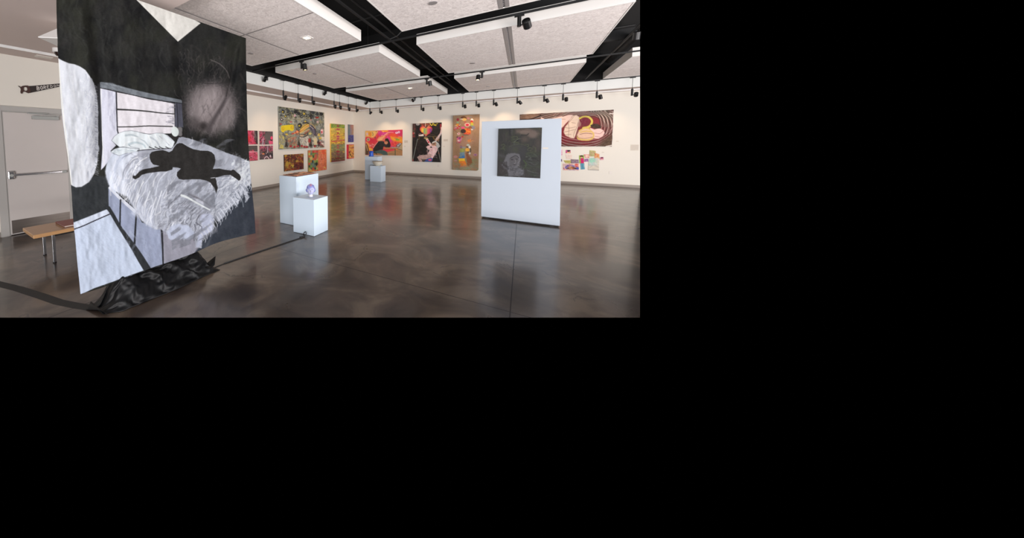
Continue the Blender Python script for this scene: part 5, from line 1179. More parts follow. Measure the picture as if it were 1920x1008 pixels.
def p_heart(a):
    a.at(765, 220, 10.61)
    a.mottle((54, 42, 40), .2, .2, .6, .5, .7, 1)
    a.poly([(88, 120), (150, 120), (145, 400), (88, 390)], (84, 52, 46), 1, 2); a.ell(105, 320, 22, 22, (190, 60, 60)); a.ell(125, 310, 9, 9, (220, 206, 196)); a.ell(110, 260, 14, 12, (90, 110, 70)); a.ell(115, 380, 26, 14, (150, 40, 44)); a.ell(195, 135, 38, 26, (160, 156, 156)); a.strokes((90, 130, 150, 400), 24, 3, (80, 40), [(150, 60, 56), (60, 44, 44), (110, 90, 80)], 1, .8)
    a.poly([(260, 120), (330, 118), (440, 118), (450, 150), (380, 180), (260, 175)], (120, 62, 40), 1, 2); a.strokes((250, 118, 450, 190), 30, 3, (30, 60), [(150, 60, 44), (80, 90, 50), (190, 90, 60), (60, 50, 80)], 1.2, .9)
    a.line([(440, 122), (470, 160), (500, 118)], 14, (226, 206, 40)); a.line([(510, 150), (560, 160)], 14, (226, 206, 40)); a.line([(500, 118), (540, 140), (590, 120)], 10, (206, 196, 60)); a.line([(345, 120), (350, 180)], 10, (216, 190, 180))
    hs = lambda c, q, col: a.poly([(c[0]+q*16*math.sin(t)**3, c[1]-q*.98*(13*math.cos(t)-5*math.cos(2*t)-2*math.cos(3*t)-math.cos(4*t))) for t in np.linspace(0, 6.28, 40)[:-1]], col, 1, .7)
    hs((358, 262), 7.9, (190, 44, 66)); hs((356, 262), 6.8, (226, 120, 70))
    for x0, x1, c in ((268, 312, (230, 196, 50)), (312, 345, (110, 176, 130)), (345, 380, (150, 180, 90)), (380, 412, (206, 90, 110)), (412, 440, (196, 40, 80)), (440, 468, (90, 50, 150))):
        w_ = 34-abs((x0+x1)/2-356)*.12
        a.poly([(x0, 230-w_*.4), (x1, 226-w_*.4), (x1, 300+w_*(.9 if 300 < x0 < 420 else -.3)), (x0, 300+w_*(.9 if 300 < x0 < 420 else -.3))], c, .95, 2)
    a.line([(436, 150), (400, 180), (356, 215)], 12, (190, 120, 90)); a.line([(356, 330), (345, 380), (325, 420)], 10, (170, 140, 120))
    a.poly([(208, 340), (230, 350), (300, 330), (320, 355), (300, 370), (215, 372)], (226, 216, 210)); a.ell(240, 330, 30, 12, (120, 90, 90))
    a.line([(200, 385), (300, 378), (540, 380)], 10, (110, 96, 70)); a.line([(400, 355), (500, 345), (555, 375)], 8, (90, 70, 40)); a.line([(240, 380), (210, 440)], 18, (96, 76, 40), .8); a.line([(500, 390), (530, 440)], 26, (120, 90, 40), .8)
    a.line([(190, 430), (150, 600), (100, 840)], 11, (150, 160, 150), .9); a.line([(175, 480), (150, 590)], 6, (40, 50, 40), .7); a.line([(595, 620), (620, 740), (650, 880)], 12, (150, 150, 144), .9); a.ell(612, 710, 8, 10, (190, 110, 80)); a.ell(100, 850, 12, 26, (150, 70, 66))
    a.line([(665, 240), (650, 320), (600, 390), (560, 450)], 30, (206, 176, 176), 1, 44); a.line([(668, 300), (620, 380)], 16, (190, 186, 190)); a.line([(650, 140), (655, 230)], 30, (150, 40, 50)); a.line([(662, 200), (668, 300)], 20, (214, 190, 186)); a.strokes((560, 380, 620, 480), 20, 4, (-50, 20), [(196, 180, 180), (90, 70, 74), (206, 150, 90)], 1.2, .9)
    a.line([(380, 440), (410, 490), (450, 545)], 44, (226, 196, 196)); a.ell(410, 490, 20, 16, (206, 30, 50), 50); a.ell(388, 455, 14, 10, (206, 30, 50)); a.line([(325, 410), (380, 405)], 16, (180, 160, 90)); a.line([(345, 425), (400, 420)], 12, (200, 180, 110))
    a.poly([(356, 590), (400, 560), (470, 555), (540, 560), (590, 590), (585, 660), (540, 740), (480, 830), (430, 810), (390, 720), (430, 650), (390, 620)], (226, 190, 192), 1, 1, tex=(.4, .4, 16)); a.strokes((380, 570, 570, 800), 60, 3, (60, 50), [(236, 220, 218), (210, 140, 146), (196, 170, 176)], .9, .8); a.ell(460, 592, 22, 12, (30, 26, 28))
    a.poly([(180, 790), (230, 755), (350, 745), (430, 720), (470, 740), (450, 830), (340, 835), (260, 820), (290, 880), (235, 880)], (186, 150, 146), 1, 1.2); a.strokes((190, 740, 450, 870), 70, 2.4, (20, 50), [(214, 176, 176), (140, 106, 100), (206, 196, 170)], .8, .8)
    a.poly([(320, 880), (380, 820), (470, 800), (495, 840), (470, 885)], (60, 84, 150)); a.ell(437, 845, 36, 20, (216, 90, 130)); a.line([(405, 850), (470, 845)], 4, (180, 40, 80))
    a.ell(520, 530, 52, 36, (190, 140, 110)); a.poly([(560, 510), (610, 510), (640, 575), (590, 620), (560, 580)], (172, 176, 176), 1, 1); a.line([(490, 500), (540, 480), (590, 510)], 24, (196, 200, 196)); a.ell(515, 525, 30, 12, (90, 70, 64)); a.ell(605, 490, 24, 14, (60, 60, 66))
artwork('canvas_painting', 'black canvas with a striped rainbow heart above a pale leaning figure', 1, (773.3, 231.2), (827.4, 303.7), (34, 30, 30), p_heart, res=115, tr=(828, 230), bl=(773.3, 302.9), side=(180, 176, 170))

def p_tan(a):
    a.at(840, 205, 8.4)
    a.mottle((150, 118, 88), .1, .08, .7, .45, .65, 1); a.mottle((128, 136, 96), .1, .08, .9, .4, .6, 2, (78, 780, 500, 970)); a.strokes((80, 100, 490, 950), 60, 14, (12, 25), [(140, 108, 80), (176, 142, 108)], .8, .4)
    a.ell(245, 140, 48, 32, (110, 70, 50)); a.ell(255, 158, 36, 22, (216, 170, 90)); a.ell(215, 152, 22, 8, (216, 206, 196)); a.ell(155, 160, 20, 22, (170, 60, 70)); a.ell(152, 205, 20, 14, (140, 176, 130)); a.ell(150, 250, 28, 24, (226, 150, 50)); a.ell(175, 268, 16, 16, (214, 50, 50)); a.ell(120, 295, 24, 20, (190, 120, 130)); a.ell(150, 295, 22, 12, (206, 60, 80)); a.strokes((100, 240, 190, 320), 20, 2.5, (0, 90), [(226, 214, 210), (206, 60, 60), (90, 60, 80)], 1, .9)
    a.ell(320, 140, 16, 12, (190, 110, 130)); a.ell(358, 122, 16, 8, (120, 126, 136)); a.line([(378, 162), (378, 182)], 40, (226, 220, 210)); a.line([(375, 190), (375, 212)], 40, (196, 40, 50)); a.line([(376, 215), (376, 230)], 40, (222, 130, 50)); a.line([(378, 232), (378, 250)], 40, (180, 180, 60)); a.ell(375, 262, 26, 12, (110, 160, 110)); a.ell(388, 288, 40, 28, (126, 124, 140)); a.ell(350, 285, 26, 24, (140, 90, 64)); a.ell(378, 318, 16, 8, (226, 220, 210))
    a.ell(304, 242, 44, 30, (214, 170, 160)); a.ell(304, 244, 26, 18, (214, 44, 66)); a.ell(235, 288, 30, 16, (232, 70, 130)); a.ell(270, 200, 14, 10, (190, 80, 70))
    a.ell(305, 345, 58, 44, (232, 130, 50), 20); a.strokes((260, 300, 360, 395), 34, 4, (30, 60), [(214, 50, 44), (240, 160, 60), (226, 90, 50)], 1.3, .9); a.ell(240, 343, 42, 34, (70, 56, 54)); a.line([(230, 400), (320, 402)], 12, (100, 84, 74)); a.line([(250, 375), (320, 392), (356, 370)], 8, (226, 70, 60))
    a.ell(168, 382, 24, 20, (214, 190, 184)); a.ell(172, 384, 8, 8, (214, 50, 60)); a.line([(85, 315), (130, 350), (160, 370)], 6, (120, 86, 70)); a.ell(148, 435, 16, 10, (90, 60, 80)); a.ell(228, 430, 16, 12, (200, 50, 50)); a.ell(178, 470, 40, 40, (206, 100, 130)); a.ell(190, 455, 18, 20, (120, 50, 120)); a.ell(180, 515, 20, 14, (206, 60, 90)); a.ell(172, 492, 18, 14, (220, 196, 190)); a.strokes((140, 440, 215, 530), 20, 3, (40, 60), [(226, 80, 110), (90, 60, 130), (214, 190, 190)], 1, .8)
    a.ell(338, 492, 32, 22, (214, 130, 60)); a.strokes((300, 460, 400, 530), 20, 3, (0, 60), [(206, 110, 60), (110, 90, 90), (226, 160, 80)], .8, .8); a.ell(316, 560, 24, 14, (170, 200, 190)); a.ell(208, 592, 20, 18, (60, 44, 90)); a.line([(193, 592), (224, 592)], 7, (220, 214, 214))
    a.line([(290, 590), (350, 610), (352, 670), (300, 670)], 14, (70, 66, 60)); a.ell(304, 636, 32, 28, (232, 170, 60)); a.ell(340, 592, 18, 22, (222, 216, 206)); a.line([(340, 670), (342, 712)], 14, (150, 150, 150)); a.ell(342, 690, 14, 14, (200, 200, 200)); a.ell(250, 600, 26, 12, (130, 150, 150))
    a.poly([(185, 620), (265, 610), (262, 670), (190, 680)], (150, 160, 84), 1, 1, tex=(.4, .4, 16)); a.poly([(188, 680), (262, 668), (260, 730), (185, 740)], (110, 140, 150), 1, 1, tex=(.4, .4, 12)); a.poly([(170, 755), (190, 735), (262, 728), (262, 768), (172, 768)], (50, 110, 180), 1, 1); a.line([(190, 745), (250, 715)], 7, (60, 110, 170)); a.strokes((185, 680, 262, 765), 18, 4, (-20, 20), [(90, 130, 170), (150, 160, 130)], 1, .8)
    a.poly([(168, 772), (262, 770), (268, 812), (170, 816)], (238, 190, 46)); a.poly([(168, 816), (270, 808), (288, 850), (290, 885), (215, 890), (180, 865)], (220, 120, 44), 1, 1, tex=(.4, .4, 14)); a.line([(190, 900), (300, 892)], 14, (200, 110, 80)); a.line([(205, 885), (180, 915)], 10, (200, 110, 90))
    a.poly([(280, 680), (310, 690), (370, 780), (385, 840), (355, 870), (335, 895), (300, 885), (290, 780)], (138, 86, 58), 1, 2, rough=1); a.ell(430, 715, 34, 20, (176, 120, 136)); a.ell(430, 715, 14, 6, (90, 80, 130)); a.ell(120, 745, 32, 20, (190, 130, 124)); a.ell(120, 805, 26, 10, (180, 130, 126))
    a.strokes((90, 840, 480, 950), 40, 8, (10, 30), [(120, 136, 100), (140, 140, 110), (130, 150, 140)], 1.6, .5); a.ell(350, 480, 90, 70, (190, 130, 120), 0, .25, 12); a.ell(210, 560, 60, 60, (190, 140, 140), 0, .3, 10)
wpl = YB-.09
c0, c1, z0, z1 = wall_box(1, wpl, (848.9, 216.3), (897.4, 320), (899.2, 214.4), (848.9, 318.3))
P = rect_wall(1, wpl, c0, c1, z0, z1, 90)
H_, W__ = P.shape[:2]; u = np.linspace(0, 1, W__)[None, :]; v = np.linspace(0, 1, H_)[:, None]
P[..., 1] += .02*np.sin(u*9+1.2)*v+.012*(fbm(u*4+0*v, v*6+0*u, 5, 3)-.5)-.0
P[..., 2] += -(.03*np.clip((u-.88)/.12, 0, 1)*0)+.05*np.clip((u-.9)/.1, 0, 1)**2*np.clip((v-.93)/.07, 0, 1)
X, Y = project(P); a = Art(X, Y, (160, 128, 98), 12); p_tan(a); a.at(0, 0, 1); a.grain(7, 1.2)
tn = thing('painted_hanging', ((c0+c1)/2, wpl, z0), 'tall tan cloth with collaged bright figures hanging on the back wall', 'painting')
painted_mesh('painted_cloth', P, a, M['cloth'], tn, thick=.004)
MB().cyl((c0-.01, wpl+.018, z1-.012), (c1+.01, wpl+.018, z1-.012), .013, n=12).box((c0+.1, wpl+.02, z1-.02), (c0+.13, YB, z1)).box((c1-.13, wpl+.02, z1-.02), (c1-.1, YB, z1)).build('hanging_rail', M['tapecloth'], tn)

def p_mural(a):
    a.at(970, 200, 7.753)
    a.mottle((120, 88, 72), .08, .12, .8, .45, .65, 1); a.mottle((140, 30, 44), .05, .08, .8, .5, .62, 2, (640, 180, 1400, 560))
    a.ell(980, 330, 420, 210, (138, 40, 48), 0, .85, 14)
    cx, cy = 960, 320
    for k in range(34):      # whirling bands around the figure
        q = 1+k*.045; cols = [(64, 52, 46), (206, 180, 168), (96, 66, 56), (176, 150, 140), (120, 40, 44)]
        pts = [(cx+330*q*math.cos(t)+40*(q-1), cy+205*q*math.sin(t)-60*(q-1)) for t in np.linspace(-2.9+.02*k, 1.2, 22)]
        a.line(pts, 15-4*(k % 3), cols[k % 5], .55, 7, soft=1.5)
    for k in range(20):
        x = -200+k*50; a.line([(x, 210), (x+160, 170), (x+420, 95+k*1.2), (x+700, 70)], 8, [(196, 168, 156), (60, 46, 42), (206, 186, 176), (110, 60, 54)][k % 4], .7, 4)
    for k in range(14):
        y = 440+k*10; a.line([(600, y-30), (760, y+25), (980, y+45), (1200, y+10-k*2), (1400, y-140)], 7, [(214, 180, 174), (110, 30, 40), (150, 40, 50), (70, 40, 40)][k % 4], .7, 5)
    a.poly([(1240, 480), (1400, 370), (1400, 580), (1180, 580)], (96, 74, 58), .9, 10, tex=(.4, .4, 16)); a.strokes((1250, 430, 1390, 570), 50, 4, (-40, 30), [(70, 54, 46), (130, 100, 76)], 1, .7)
    for k in range(7):
        t = k*28; a.line([(1130+t, 60), (1200+t*.95, 120), (1230+t, 200), (1215+t*1.05, 290)], 17, [(66, 60, 52), (196, 186, 170)][k % 2], .85, 8, soft=2)
    a.poly([(40, 110), (260, 100), (330, 130), (180, 185), (40, 195)], (130, 98, 76), .9, 6, tex=(.3, .3, 20)); a.line([(40, 180), (200, 180), (340, 125)], 12, (50, 38, 34), .9, 18)
    for k in range(15):
        t = k*17; a.line([(1060+t*.7, 70-k*.6), (1150+t*.85, 110), (1195+t*.95, 190), (1205+t, 300), (1180+t*.9, 400)], 11, [(46, 42, 38), (214, 202, 186), (96, 66, 58)][k % 3], .8, 6, soft=2)
    F1 = (222, 186, 172)
    a.line([(350, 165), (420, 200), (520, 185), (640, 160)], 20, F1, 1, 44); a.poly([(560, 175), (660, 145), (740, 118), (810, 120), (770, 180), (700, 250), (650, 310), (600, 300), (640, 200)], F1, 1, 1.2)
    a.poly([(770, 180), (810, 130), (860, 122), (900, 150), (905, 220), (880, 300), (850, 400), (830, 460), (780, 455), (700, 420), (672, 370), (690, 300), (740, 230)], (226, 196, 170), 1, 1.2, tex=(.2, .2, 8))
    for pts in [[(640, 310), (720, 260), (790, 180), (830, 130)], [(830, 460), (820, 400), (870, 280), (905, 160)], [(672, 370), (760, 350), (840, 330)], [(680, 300), (760, 310), (850, 290)], [(690, 410), (780, 400)], [(740, 240), (750, 330), (740, 440)], [(790, 230), (850, 240)], [(600, 180), (700, 180)]]: a.line(pts, 6, (120, 80, 66), .75, 4)
    a.line([(905, 170), (960, 148), (1030, 148), (1080, 190), (1080, 240), (1040, 290), (960, 310)], 26, (214, 190, 66), 1, 34); a.ell(980, 215, 66, 60, (126, 40, 58), 0, .9, 3); a.strokes((920, 170, 1050, 280), 30, 4, (60, 50), [(150, 60, 80), (110, 60, 60), (170, 120, 110)], 1, .6)
    a.poly([(860, 420), (900, 340), (960, 310), (1060, 330), (1150, 350), (1200, 380), (1160, 440), (1040, 490), (930, 490)], (226, 180, 150), 1, 1.5); a.line([(900, 350), (1000, 310), (1080, 350), (1110, 430), (1040, 480), (900, 470), (870, 430)], 20, (222, 184, 84), .95, 26); a.line([(880, 340), (860, 400), (870, 440)], 16, (140, 90, 84), .8); a.line([(920, 370), (1000, 355), (1070, 365)], 20, (220, 176, 90)); a.line([(910, 400), (1000, 385), (1090, 395)], 6, (110, 66, 56)); a.line([(880, 450), (980, 460), (1090, 440)], 5, (140, 90, 76))
    a.poly([(1050, 300), (1120, 330), (1190, 310), (1250, 340), (1270, 380), (1240, 430), (1180, 465), (1120, 460), (1120, 380), (1070, 340)], (230, 186, 178), 1, 1.2); a.poly([(1060, 270), (1100, 248), (1170, 248), (1225, 290), (1210, 315), (1140, 320), (1080, 300)], (72, 56, 48), 1, 1, tex=(.5, .5, 16)); a.line([(1120, 380), (1200, 390), (1250, 350)], 5, (150, 96, 90)); a.line([(1130, 430), (1200, 440)], 5, (150, 96, 90)); a.ell(900, 255, 26, 40, (176, 130, 116), 10, .8, 2)
    a.line([(1340, 100), (1400, 100)], 12, (226, 214, 206)); a.line([(1388, 60), (1396, 300), (1385, 500)], 6, (226, 206, 196), .8); a.line([(1290, 578), (1400, 556)], 18, (222, 208, 196), .9)
wp = YB-.012
c0, c1, z0, z1 = wall_box(1, wp, (974.9, 214.3), (1149.3, 274.4), (1148.6, 205.9), None)
zb = hit(1053.8, 274.4, 1, wp)[2]; z0 = (z0+zb)/2
P = rect_wall(1, wp, c0, c1, z0, z1, 115); H_, W__ = P.shape[:2]
u = np.linspace(0, 1, W__)[None, :]; v = np.linspace(0, 1, H_)[:, None]
e = .012*(fbm(u*30+0*v, v*30+0*u, 8, 2)-.5)
P[..., 0] += e*.8*(np.abs(u-.5)*2)**8; P[..., 2] += e*.9*(np.abs(v-.5)*2)**8; P[..., 1] += -.01*np.abs(fbm(u*8+0*v, v*3+0*u, 3, 2)-.3)
X, Y = project(P); a = Art(X, Y, (96, 72, 62), 15); a.sat = .72; p_mural(a); a.at(0, 0, 1); a.grain(8, 1.2)
tag(painted_mesh('paper_mural', P, a, M['cloth'], None, thick=.002), 'wide dark red paper mural of a curled pale figure in whirling bands', 'painting')

# ---- free-standing panel and its dark painting
YP = 6.655
pn = thing('display_panel', (-.06, YP+.08, 0), 'white free-standing display panel carrying the dark painting', 'display panel')
MB().add([(-.657, YP, .03), (.583, YP, .03), (.583, YP+.16, .03), (-.657, YP+.16, .03), (-.685, YP, 1.95), (.552, YP, 1.95), (.552, YP+.16, 1.95), (-.685, YP+.16, 1.95)],
         [(0, 3, 2, 1), (4, 5, 6, 7), (0, 1, 5, 4), (1, 2, 6, 5), (2, 3, 7, 6), (3, 0, 4, 7)]).build('panel_board', M['partition'], pn, bevel=.003)
MB().box((-.64, YP+.012, .012), (.57, YP+.148, .03)).build('kick_base', M['track'], pn)
for x in (-.55, .47):
    MB().cyl((x, YP+.08, 0), (x, YP+.08, .014), .02, n=12).build('foot', M['track'], pn)
    MB().box((x-.03, YP+.01, 0), (x+.03, YP+.15, .013)).build('foot', M['track'], pn)
def p_dark(a):
    a.at(925, 230, 8.77)
    a.mottle((44, 46, 44), .1, .05, .8, .42, .6, 1); a.mottle((84, 76, 64), .09, .05, .7, .5, .7, 2, (300, 80, 800, 480)); a.mottle((56, 66, 46), .08, .08, .6, .5, .68, 3)
    a.strokes((80, 90, 790, 480), 90, 12, (85, 14), [(54, 52, 48), (70, 68, 58), (44, 44, 44), (66, 74, 50)], 1.6, .5)
    a.line([(270, 110), (275, 200)], 40, (34, 34, 38), .9, 26, soft=3); a.ell(305, 130, 14, 40, (80, 80, 82), 0, .6, 3)
    a.poly([(370, 110), (470, 100), (600, 95), (700, 120), (760, 180), (690, 240), (600, 250), (540, 210), (430, 180), (370, 170)], (116, 98, 88), .85, 6); a.ell(650, 190, 70, 54, (124, 106, 96), 20, .8, 5); a.ell(520, 270, 60, 46, (92, 78, 68), 0, .8, 6); a.poly([(430, 140), (540, 110), (640, 120), (560, 170), (450, 180)], (132, 112, 100), .7, 4)
    a.ell(740, 330, 44, 90, (88, 74, 66), 0, .6, 8); a.line([(460, 200), (540, 205), (580, 180)], 12, (30, 28, 28)); a.line([(420, 150), (480, 120), (600, 130), (640, 120)], 5, (90, 70, 64), .8); a.line([(540, 210), (570, 260), (600, 300)], 6, (70, 58, 52), .7)
    G_ = (96, 108, 64)
    for pts in [[(130, 370), (170, 355), (190, 380), (150, 410), (200, 420)], [(120, 430), (170, 430), (200, 455)], [(230, 300), (290, 290), (320, 320), (380, 300), (410, 260)], [(300, 240), (350, 225), (400, 235), (370, 270), (310, 270)], [(360, 330), (400, 320), (420, 340), (380, 355)], [(260, 400), (340, 360), (450, 352), (530, 375), (590, 400)], [(520, 350), (580, 365), (560, 400)], [(560, 440), (600, 410), (640, 430), (600, 460), (560, 450)], [(680, 400), (700, 440), (690, 480)]]: a.line(pts, 9, G_, .75, 5)
    a.line([(230, 300), (270, 285), (310, 310)], 8, (26, 28, 28)); a.line([(340, 320), (400, 270), (450, 260)], 9, (112, 118, 104), .8, 5); a.ell(395, 295, 22, 12, (28, 30, 32), -30); a.line([(340, 330), (345, 360)], 14, (84, 96, 90), .7)
    a.ell(390, 450, 150, 90, (62, 62, 66), 0, .8, 8); a.ell(400, 440, 70, 36, (66, 74, 46), 0, .7, 8); a.poly([(400, 400), (540, 400), (520, 560), (480, 700), (430, 620)], (54, 54, 58), .8, 5)
    a.poly([(215, 530), (250, 505), (360, 498), (430, 520), (445, 580), (440, 640), (430, 690), (400, 720), (460, 760), (500, 790), (480, 860), (360, 875), (300, 885), (240, 870), (230, 780), (160, 740), (130, 700), (180, 620)], (106, 106, 112), 1, 2, rough=1); a.poly([(260, 590), (300, 560), (360, 545), (410, 575), (415, 620), (390, 680), (360, 700), (300, 720), (265, 690)], (92, 90, 94), .9, 2)
    a.line([(280, 585), (330, 555), (370, 540), (420, 575)], 10, (44, 42, 48)); a.ell(308, 606, 20, 9, (50, 48, 54)); a.ell(385, 598, 20, 8, (56, 54, 60)); a.line([(360, 610), (368, 650), (350, 668)], 9, (128, 126, 130)); a.line([(340, 670), (365, 680)], 8, (130, 128, 132)); a.ell(352, 690, 26, 8, (56, 52, 58)); a.line([(270, 700), (310, 725), (350, 715)], 6, (56, 54, 60)); a.line([(430, 560), (440, 620), (400, 660)], 12, (130, 128, 134), .7)
    a.strokes((140, 720, 500, 880), 90, 6, (-30, 50), [(124, 126, 134), (76, 76, 82), (96, 98, 106), (58, 56, 60)], 2, .6); a.strokes((80, 640, 230, 870), 60, 8, (60, 40), [(46, 42, 44), (62, 56, 56)], 3, .6); a.ell(130, 540, 50, 20, (84, 84, 90), 20, .6, 5)
    a.line([(400, 700), (440, 715)], 7, (140, 138, 142))
    for pts, c, wd in [([(540, 560), (580, 550), (620, 575), (580, 600), (640, 610)], (116, 126, 118), 12), ([(560, 545), (640, 570), (700, 590)], (22, 24, 24), 12), ([(540, 510), (600, 490), (680, 510), (700, 550), (640, 555)], (84, 100, 60), 7), ([(600, 640), (680, 690), (760, 640)], (96, 108, 104), 9), ([(580, 680), (620, 710), (700, 715)], (70, 84, 80), 8), ([(560, 780), (640, 810), (740, 830)], (110, 116, 116), 10), ([(500, 620), (540, 680), (520, 740)], (70, 96, 44), 22), ([(640, 590), (700, 600), (760, 640)], (28, 32, 30), 14), ([(600, 850), (680, 860), (700, 880)], (64, 88, 50), 14)]: a.line(pts, wd, c, .75, wd*.5, soft=1.5)
    a.strokes((500, 500, 780, 900), 90, 9, (15, 30), [(52, 62, 56), (68, 78, 60), (44, 46, 46), (84, 92, 88)], 1.6, .45)
artwork('canvas_painting', 'dark grey-green painting of a veiled face hung on the white panel', 1, (934.1, 241.3), (1013.9, 334.3), (56, 54, 52), p_dark, t=.03, res=150, tr=(1015.4, 239.3), bl=(932.9, 330.2), plane=YP, side=(60, 58, 58), off=.0, gain=.78)
tag(MB().box((.30, YP-.002, 1.41), (.38, YP, 1.435)).build('title_card', M['paper']), 'tiny title card on the white panel right of the dark painting', 'card')

# ---- pinned paper collage under the mural
def sheet(name, label, pts, base, fn, seed, lift=.003):
    """irregular paper outline given in picture corners: left-top, right-top, right-bottom, left-bottom"""
    lift = .0021+.0002*seed
    q = [hit(970+x/7.753, 200+y/7.753, 1, YB-lift) for x, y in pts]
    n = 26; s = np.linspace(0, 1, n)[None, :, None]; t = np.linspace(0, 1, n)[:, None, None]
    P = (1-t)*((1-s)*q[0]+s*q[1])+t*((1-s)*q[3]+s*q[2]); P[..., 1] -= .0015*np.sin(3*s[..., 0]+seed)**2*t[..., 0]
    X, Y = project(P); a = Art(X, Y, base, seed); a.at(970, 200, 7.753); fn(a); a.at(0, 0, 1); a.grain(6)
    tag(painted_mesh(name, P, a, M['cloth'], None, thick=.0012), label, 'drawing', 'pinned paper drawings under the mural')
def f1(a): a.ell(738, 655, 30, 20, (226, 180, 140)); a.ell(740, 640, 30, 14, (56, 34, 50)); a.line([(712, 670), (720, 640)], 16, (196, 60, 130)); a.line([(730, 672), (770, 668)], 8, (220, 120, 60))
sheet('pinned_drawing', 'tiny pinned portrait with dark hair and magenta edge, topmost left of the collage', [(702, 629), (775, 629), (775, 673), (700, 674)], (200, 120, 150), f1, 1)
def f2(a): a.strokes((640, 690, 800, 760), 30, 6, (20, 60), [(216, 190, 186), (200, 170, 170)], .5, .6)
sheet('pinned_drawing', 'faint pinkish white pinned sheet under the tiny dark-haired portrait', [(700, 690), (800, 700), (795, 762), (712, 760)], (226, 208, 196), f2, 2)
def f3(a): a.mottle((190, 180, 90), .4, .4, .9, .4, .6, 1); a.line([(680, 800), (770, 800)], 5, (120, 110, 70))
sheet('pinned_drawing', 'yellow-green pinned scrap left of the grey-purple one', [(668, 778), (778, 776), (775, 822), (700, 822)], (196, 186, 120), f3, 3)
def f4(a): a.mottle((120, 96, 120), .4, .3, .9, .4, .6, 1); a.strokes((780, 765, 890, 820), 20, 3, (10, 50), [(90, 80, 100), (176, 160, 170), (90, 90, 50)], .8, .8)
sheet('pinned_drawing', 'grey-purple pinned scrap above the colourful wide drawing', [(776, 762), (890, 766), (895, 822), (778, 820)], (150, 130, 140), f4, 4)
def f5(a):
    a.mottle((220, 190, 180), .3, .3, .7, .45, .6, 1); a.ell(790, 885, 100, 34, (120, 110, 170)); a.ell(790, 890, 60, 22, (226, 150, 60)); a.line([(720, 900), (790, 885), (870, 905)], 14, (50, 40, 40)); a.ell(860, 850, 26, 24, (222, 90, 80)); a.line([(700, 870), (760, 850), (820, 870)], 10, (70, 80, 170)); a.ell(880, 900, 18, 16, (70, 84, 170)); a.line([(668, 890), (690, 915)], 9, (200, 80, 110)); a.strokes((660, 830, 895, 920), 40, 4, (20, 50), [(226, 120, 70), (90, 80, 150), (236, 200, 190), (180, 60, 80)], .9, .8)
sheet('pinned_drawing', 'wide colourful pinned drawing with orange and blue, lowest left of the collage', [(660, 826), (900, 822), (893, 928), (664, 922)], (214, 176, 170), f5, 5)
def f6(a): a.ell(933, 720, 22, 14, (70, 44, 40)); a.ell(933, 735, 16, 10, (206, 160, 130)); a.poly([(918, 750), (960, 745), (975, 820), (922, 825)], (206, 40, 106))
sheet('pinned_drawing', 'green pinned drawing of a child in a magenta top', [(896, 706), (972, 704), (968, 822), (900, 822)], (150, 176, 80), f6, 6, .005)
def f7(a): a.line([(945, 830), (950, 905)], 4, (50, 100, 120)); a.ell(975, 850, 10, 30, (160, 190, 190), 0, .8)
sheet('pinned_drawing', 'blue pinned strip, legs of the child in the magenta top', [(915, 822), (975, 820), (982, 908), (922, 912)], (90, 150, 176), f7, 7, .004)
def f8(a): a.line([(975, 700), (1040, 735)], 8, (206, 90, 100)); a.line([(970, 740), (1045, 695)], 6, (206, 110, 120)); a.ell(1010, 716, 24, 10, (236, 214, 190))
sheet('pinned_drawing', 'pink and cream pinned scrap right of the child drawing', [(962, 690), (1050, 692), (1046, 748), (985, 745)], (222, 170, 160), f8, 8)
def f9(a): a.mottle((130, 90, 150), .4, .4, .9, .4, .6, 1)
sheet('pinned_drawing', 'small purple pinned scrap below the pink and cream one', [(975, 756), (1030, 754), (1032, 796), (972, 800)], (170, 120, 160), f9, 9, .006)
def f10(a): a.strokes((1047, 632, 1150, 720), 40, 4, (70, 30), [(150, 160, 90), (206, 190, 130), (130, 140, 100), (206, 140, 120)], .9, .8)
sheet('pinned_drawing', 'olive green pinned sheet, highest of the collage', [(1050, 630), (1138, 640), (1150, 722), (1045, 722)], (180, 178, 120), f10, 10)
def f11(a): a.strokes((1125, 680, 1195, 750), 24, 4, (80, 20), [(222, 130, 70), (206, 80, 70), (226, 190, 110)], 1, .9)
sheet('pinned_drawing', 'orange pinned scrap right of the olive green sheet', [(1125, 668), (1193, 688), (1195, 752), (1120, 745)], (216, 160, 110), f11, 11, .004)
def f12(a):
    a.ell(1090, 780, 50, 36, (130, 206, 180), 0, .85, 3); a.ell(1080, 830, 60, 24, (170, 214, 200), 0, .7, 4); a.strokes((1030, 740, 1190, 860), 60, 5, (40, 50), [(120, 190, 170), (200, 200, 160), (206, 170, 190), (170, 190, 200)], .8, .7)
    for k in range(5): a.line([(1040, 830+k*20), (1100, 850+k*16), (1185, 845+k*18)], 4, (130, 130, 136), .7)
    a.line([(1030, 918), (1190, 922)], 6, (110, 110, 110), .8)
sheet('pinned_drawing', 'large pale pinned sheet with a turquoise scribble and grey lines', [(1040, 735), (1192, 740), (1188, 926), (1024, 918)], (214, 204, 184), f12, 12, .002)
def f13(a): a.ell(1230, 745, 20, 14, (120, 50, 80)); a.ell(1232, 760, 16, 9, (226, 150, 150)); a.line([(1200, 740), (1215, 770)], 6, (200, 110, 140))
sheet('pinned_drawing', 'small pinned portrait with mauve hair, rightmost of the collage', [(1196, 733), (1254, 728), (1256, 774), (1200, 776)], (206, 170, 180), f13, 13)
def f14(a): a.strokes((600, 620, 660, 720), 24, 3, (60, 40), [(206, 120, 170), (230, 190, 200), (200, 90, 140)], .8, .8)
sheet('pinned_drawing', 'pale pink pinned scrap peeking out beside the white panel', [(595, 622), (656, 622), (654, 705), (595, 705)], (222, 180, 196), f14, 14)
def f15(a): a.ell(640, 780, 16, 16, (110, 90, 120))
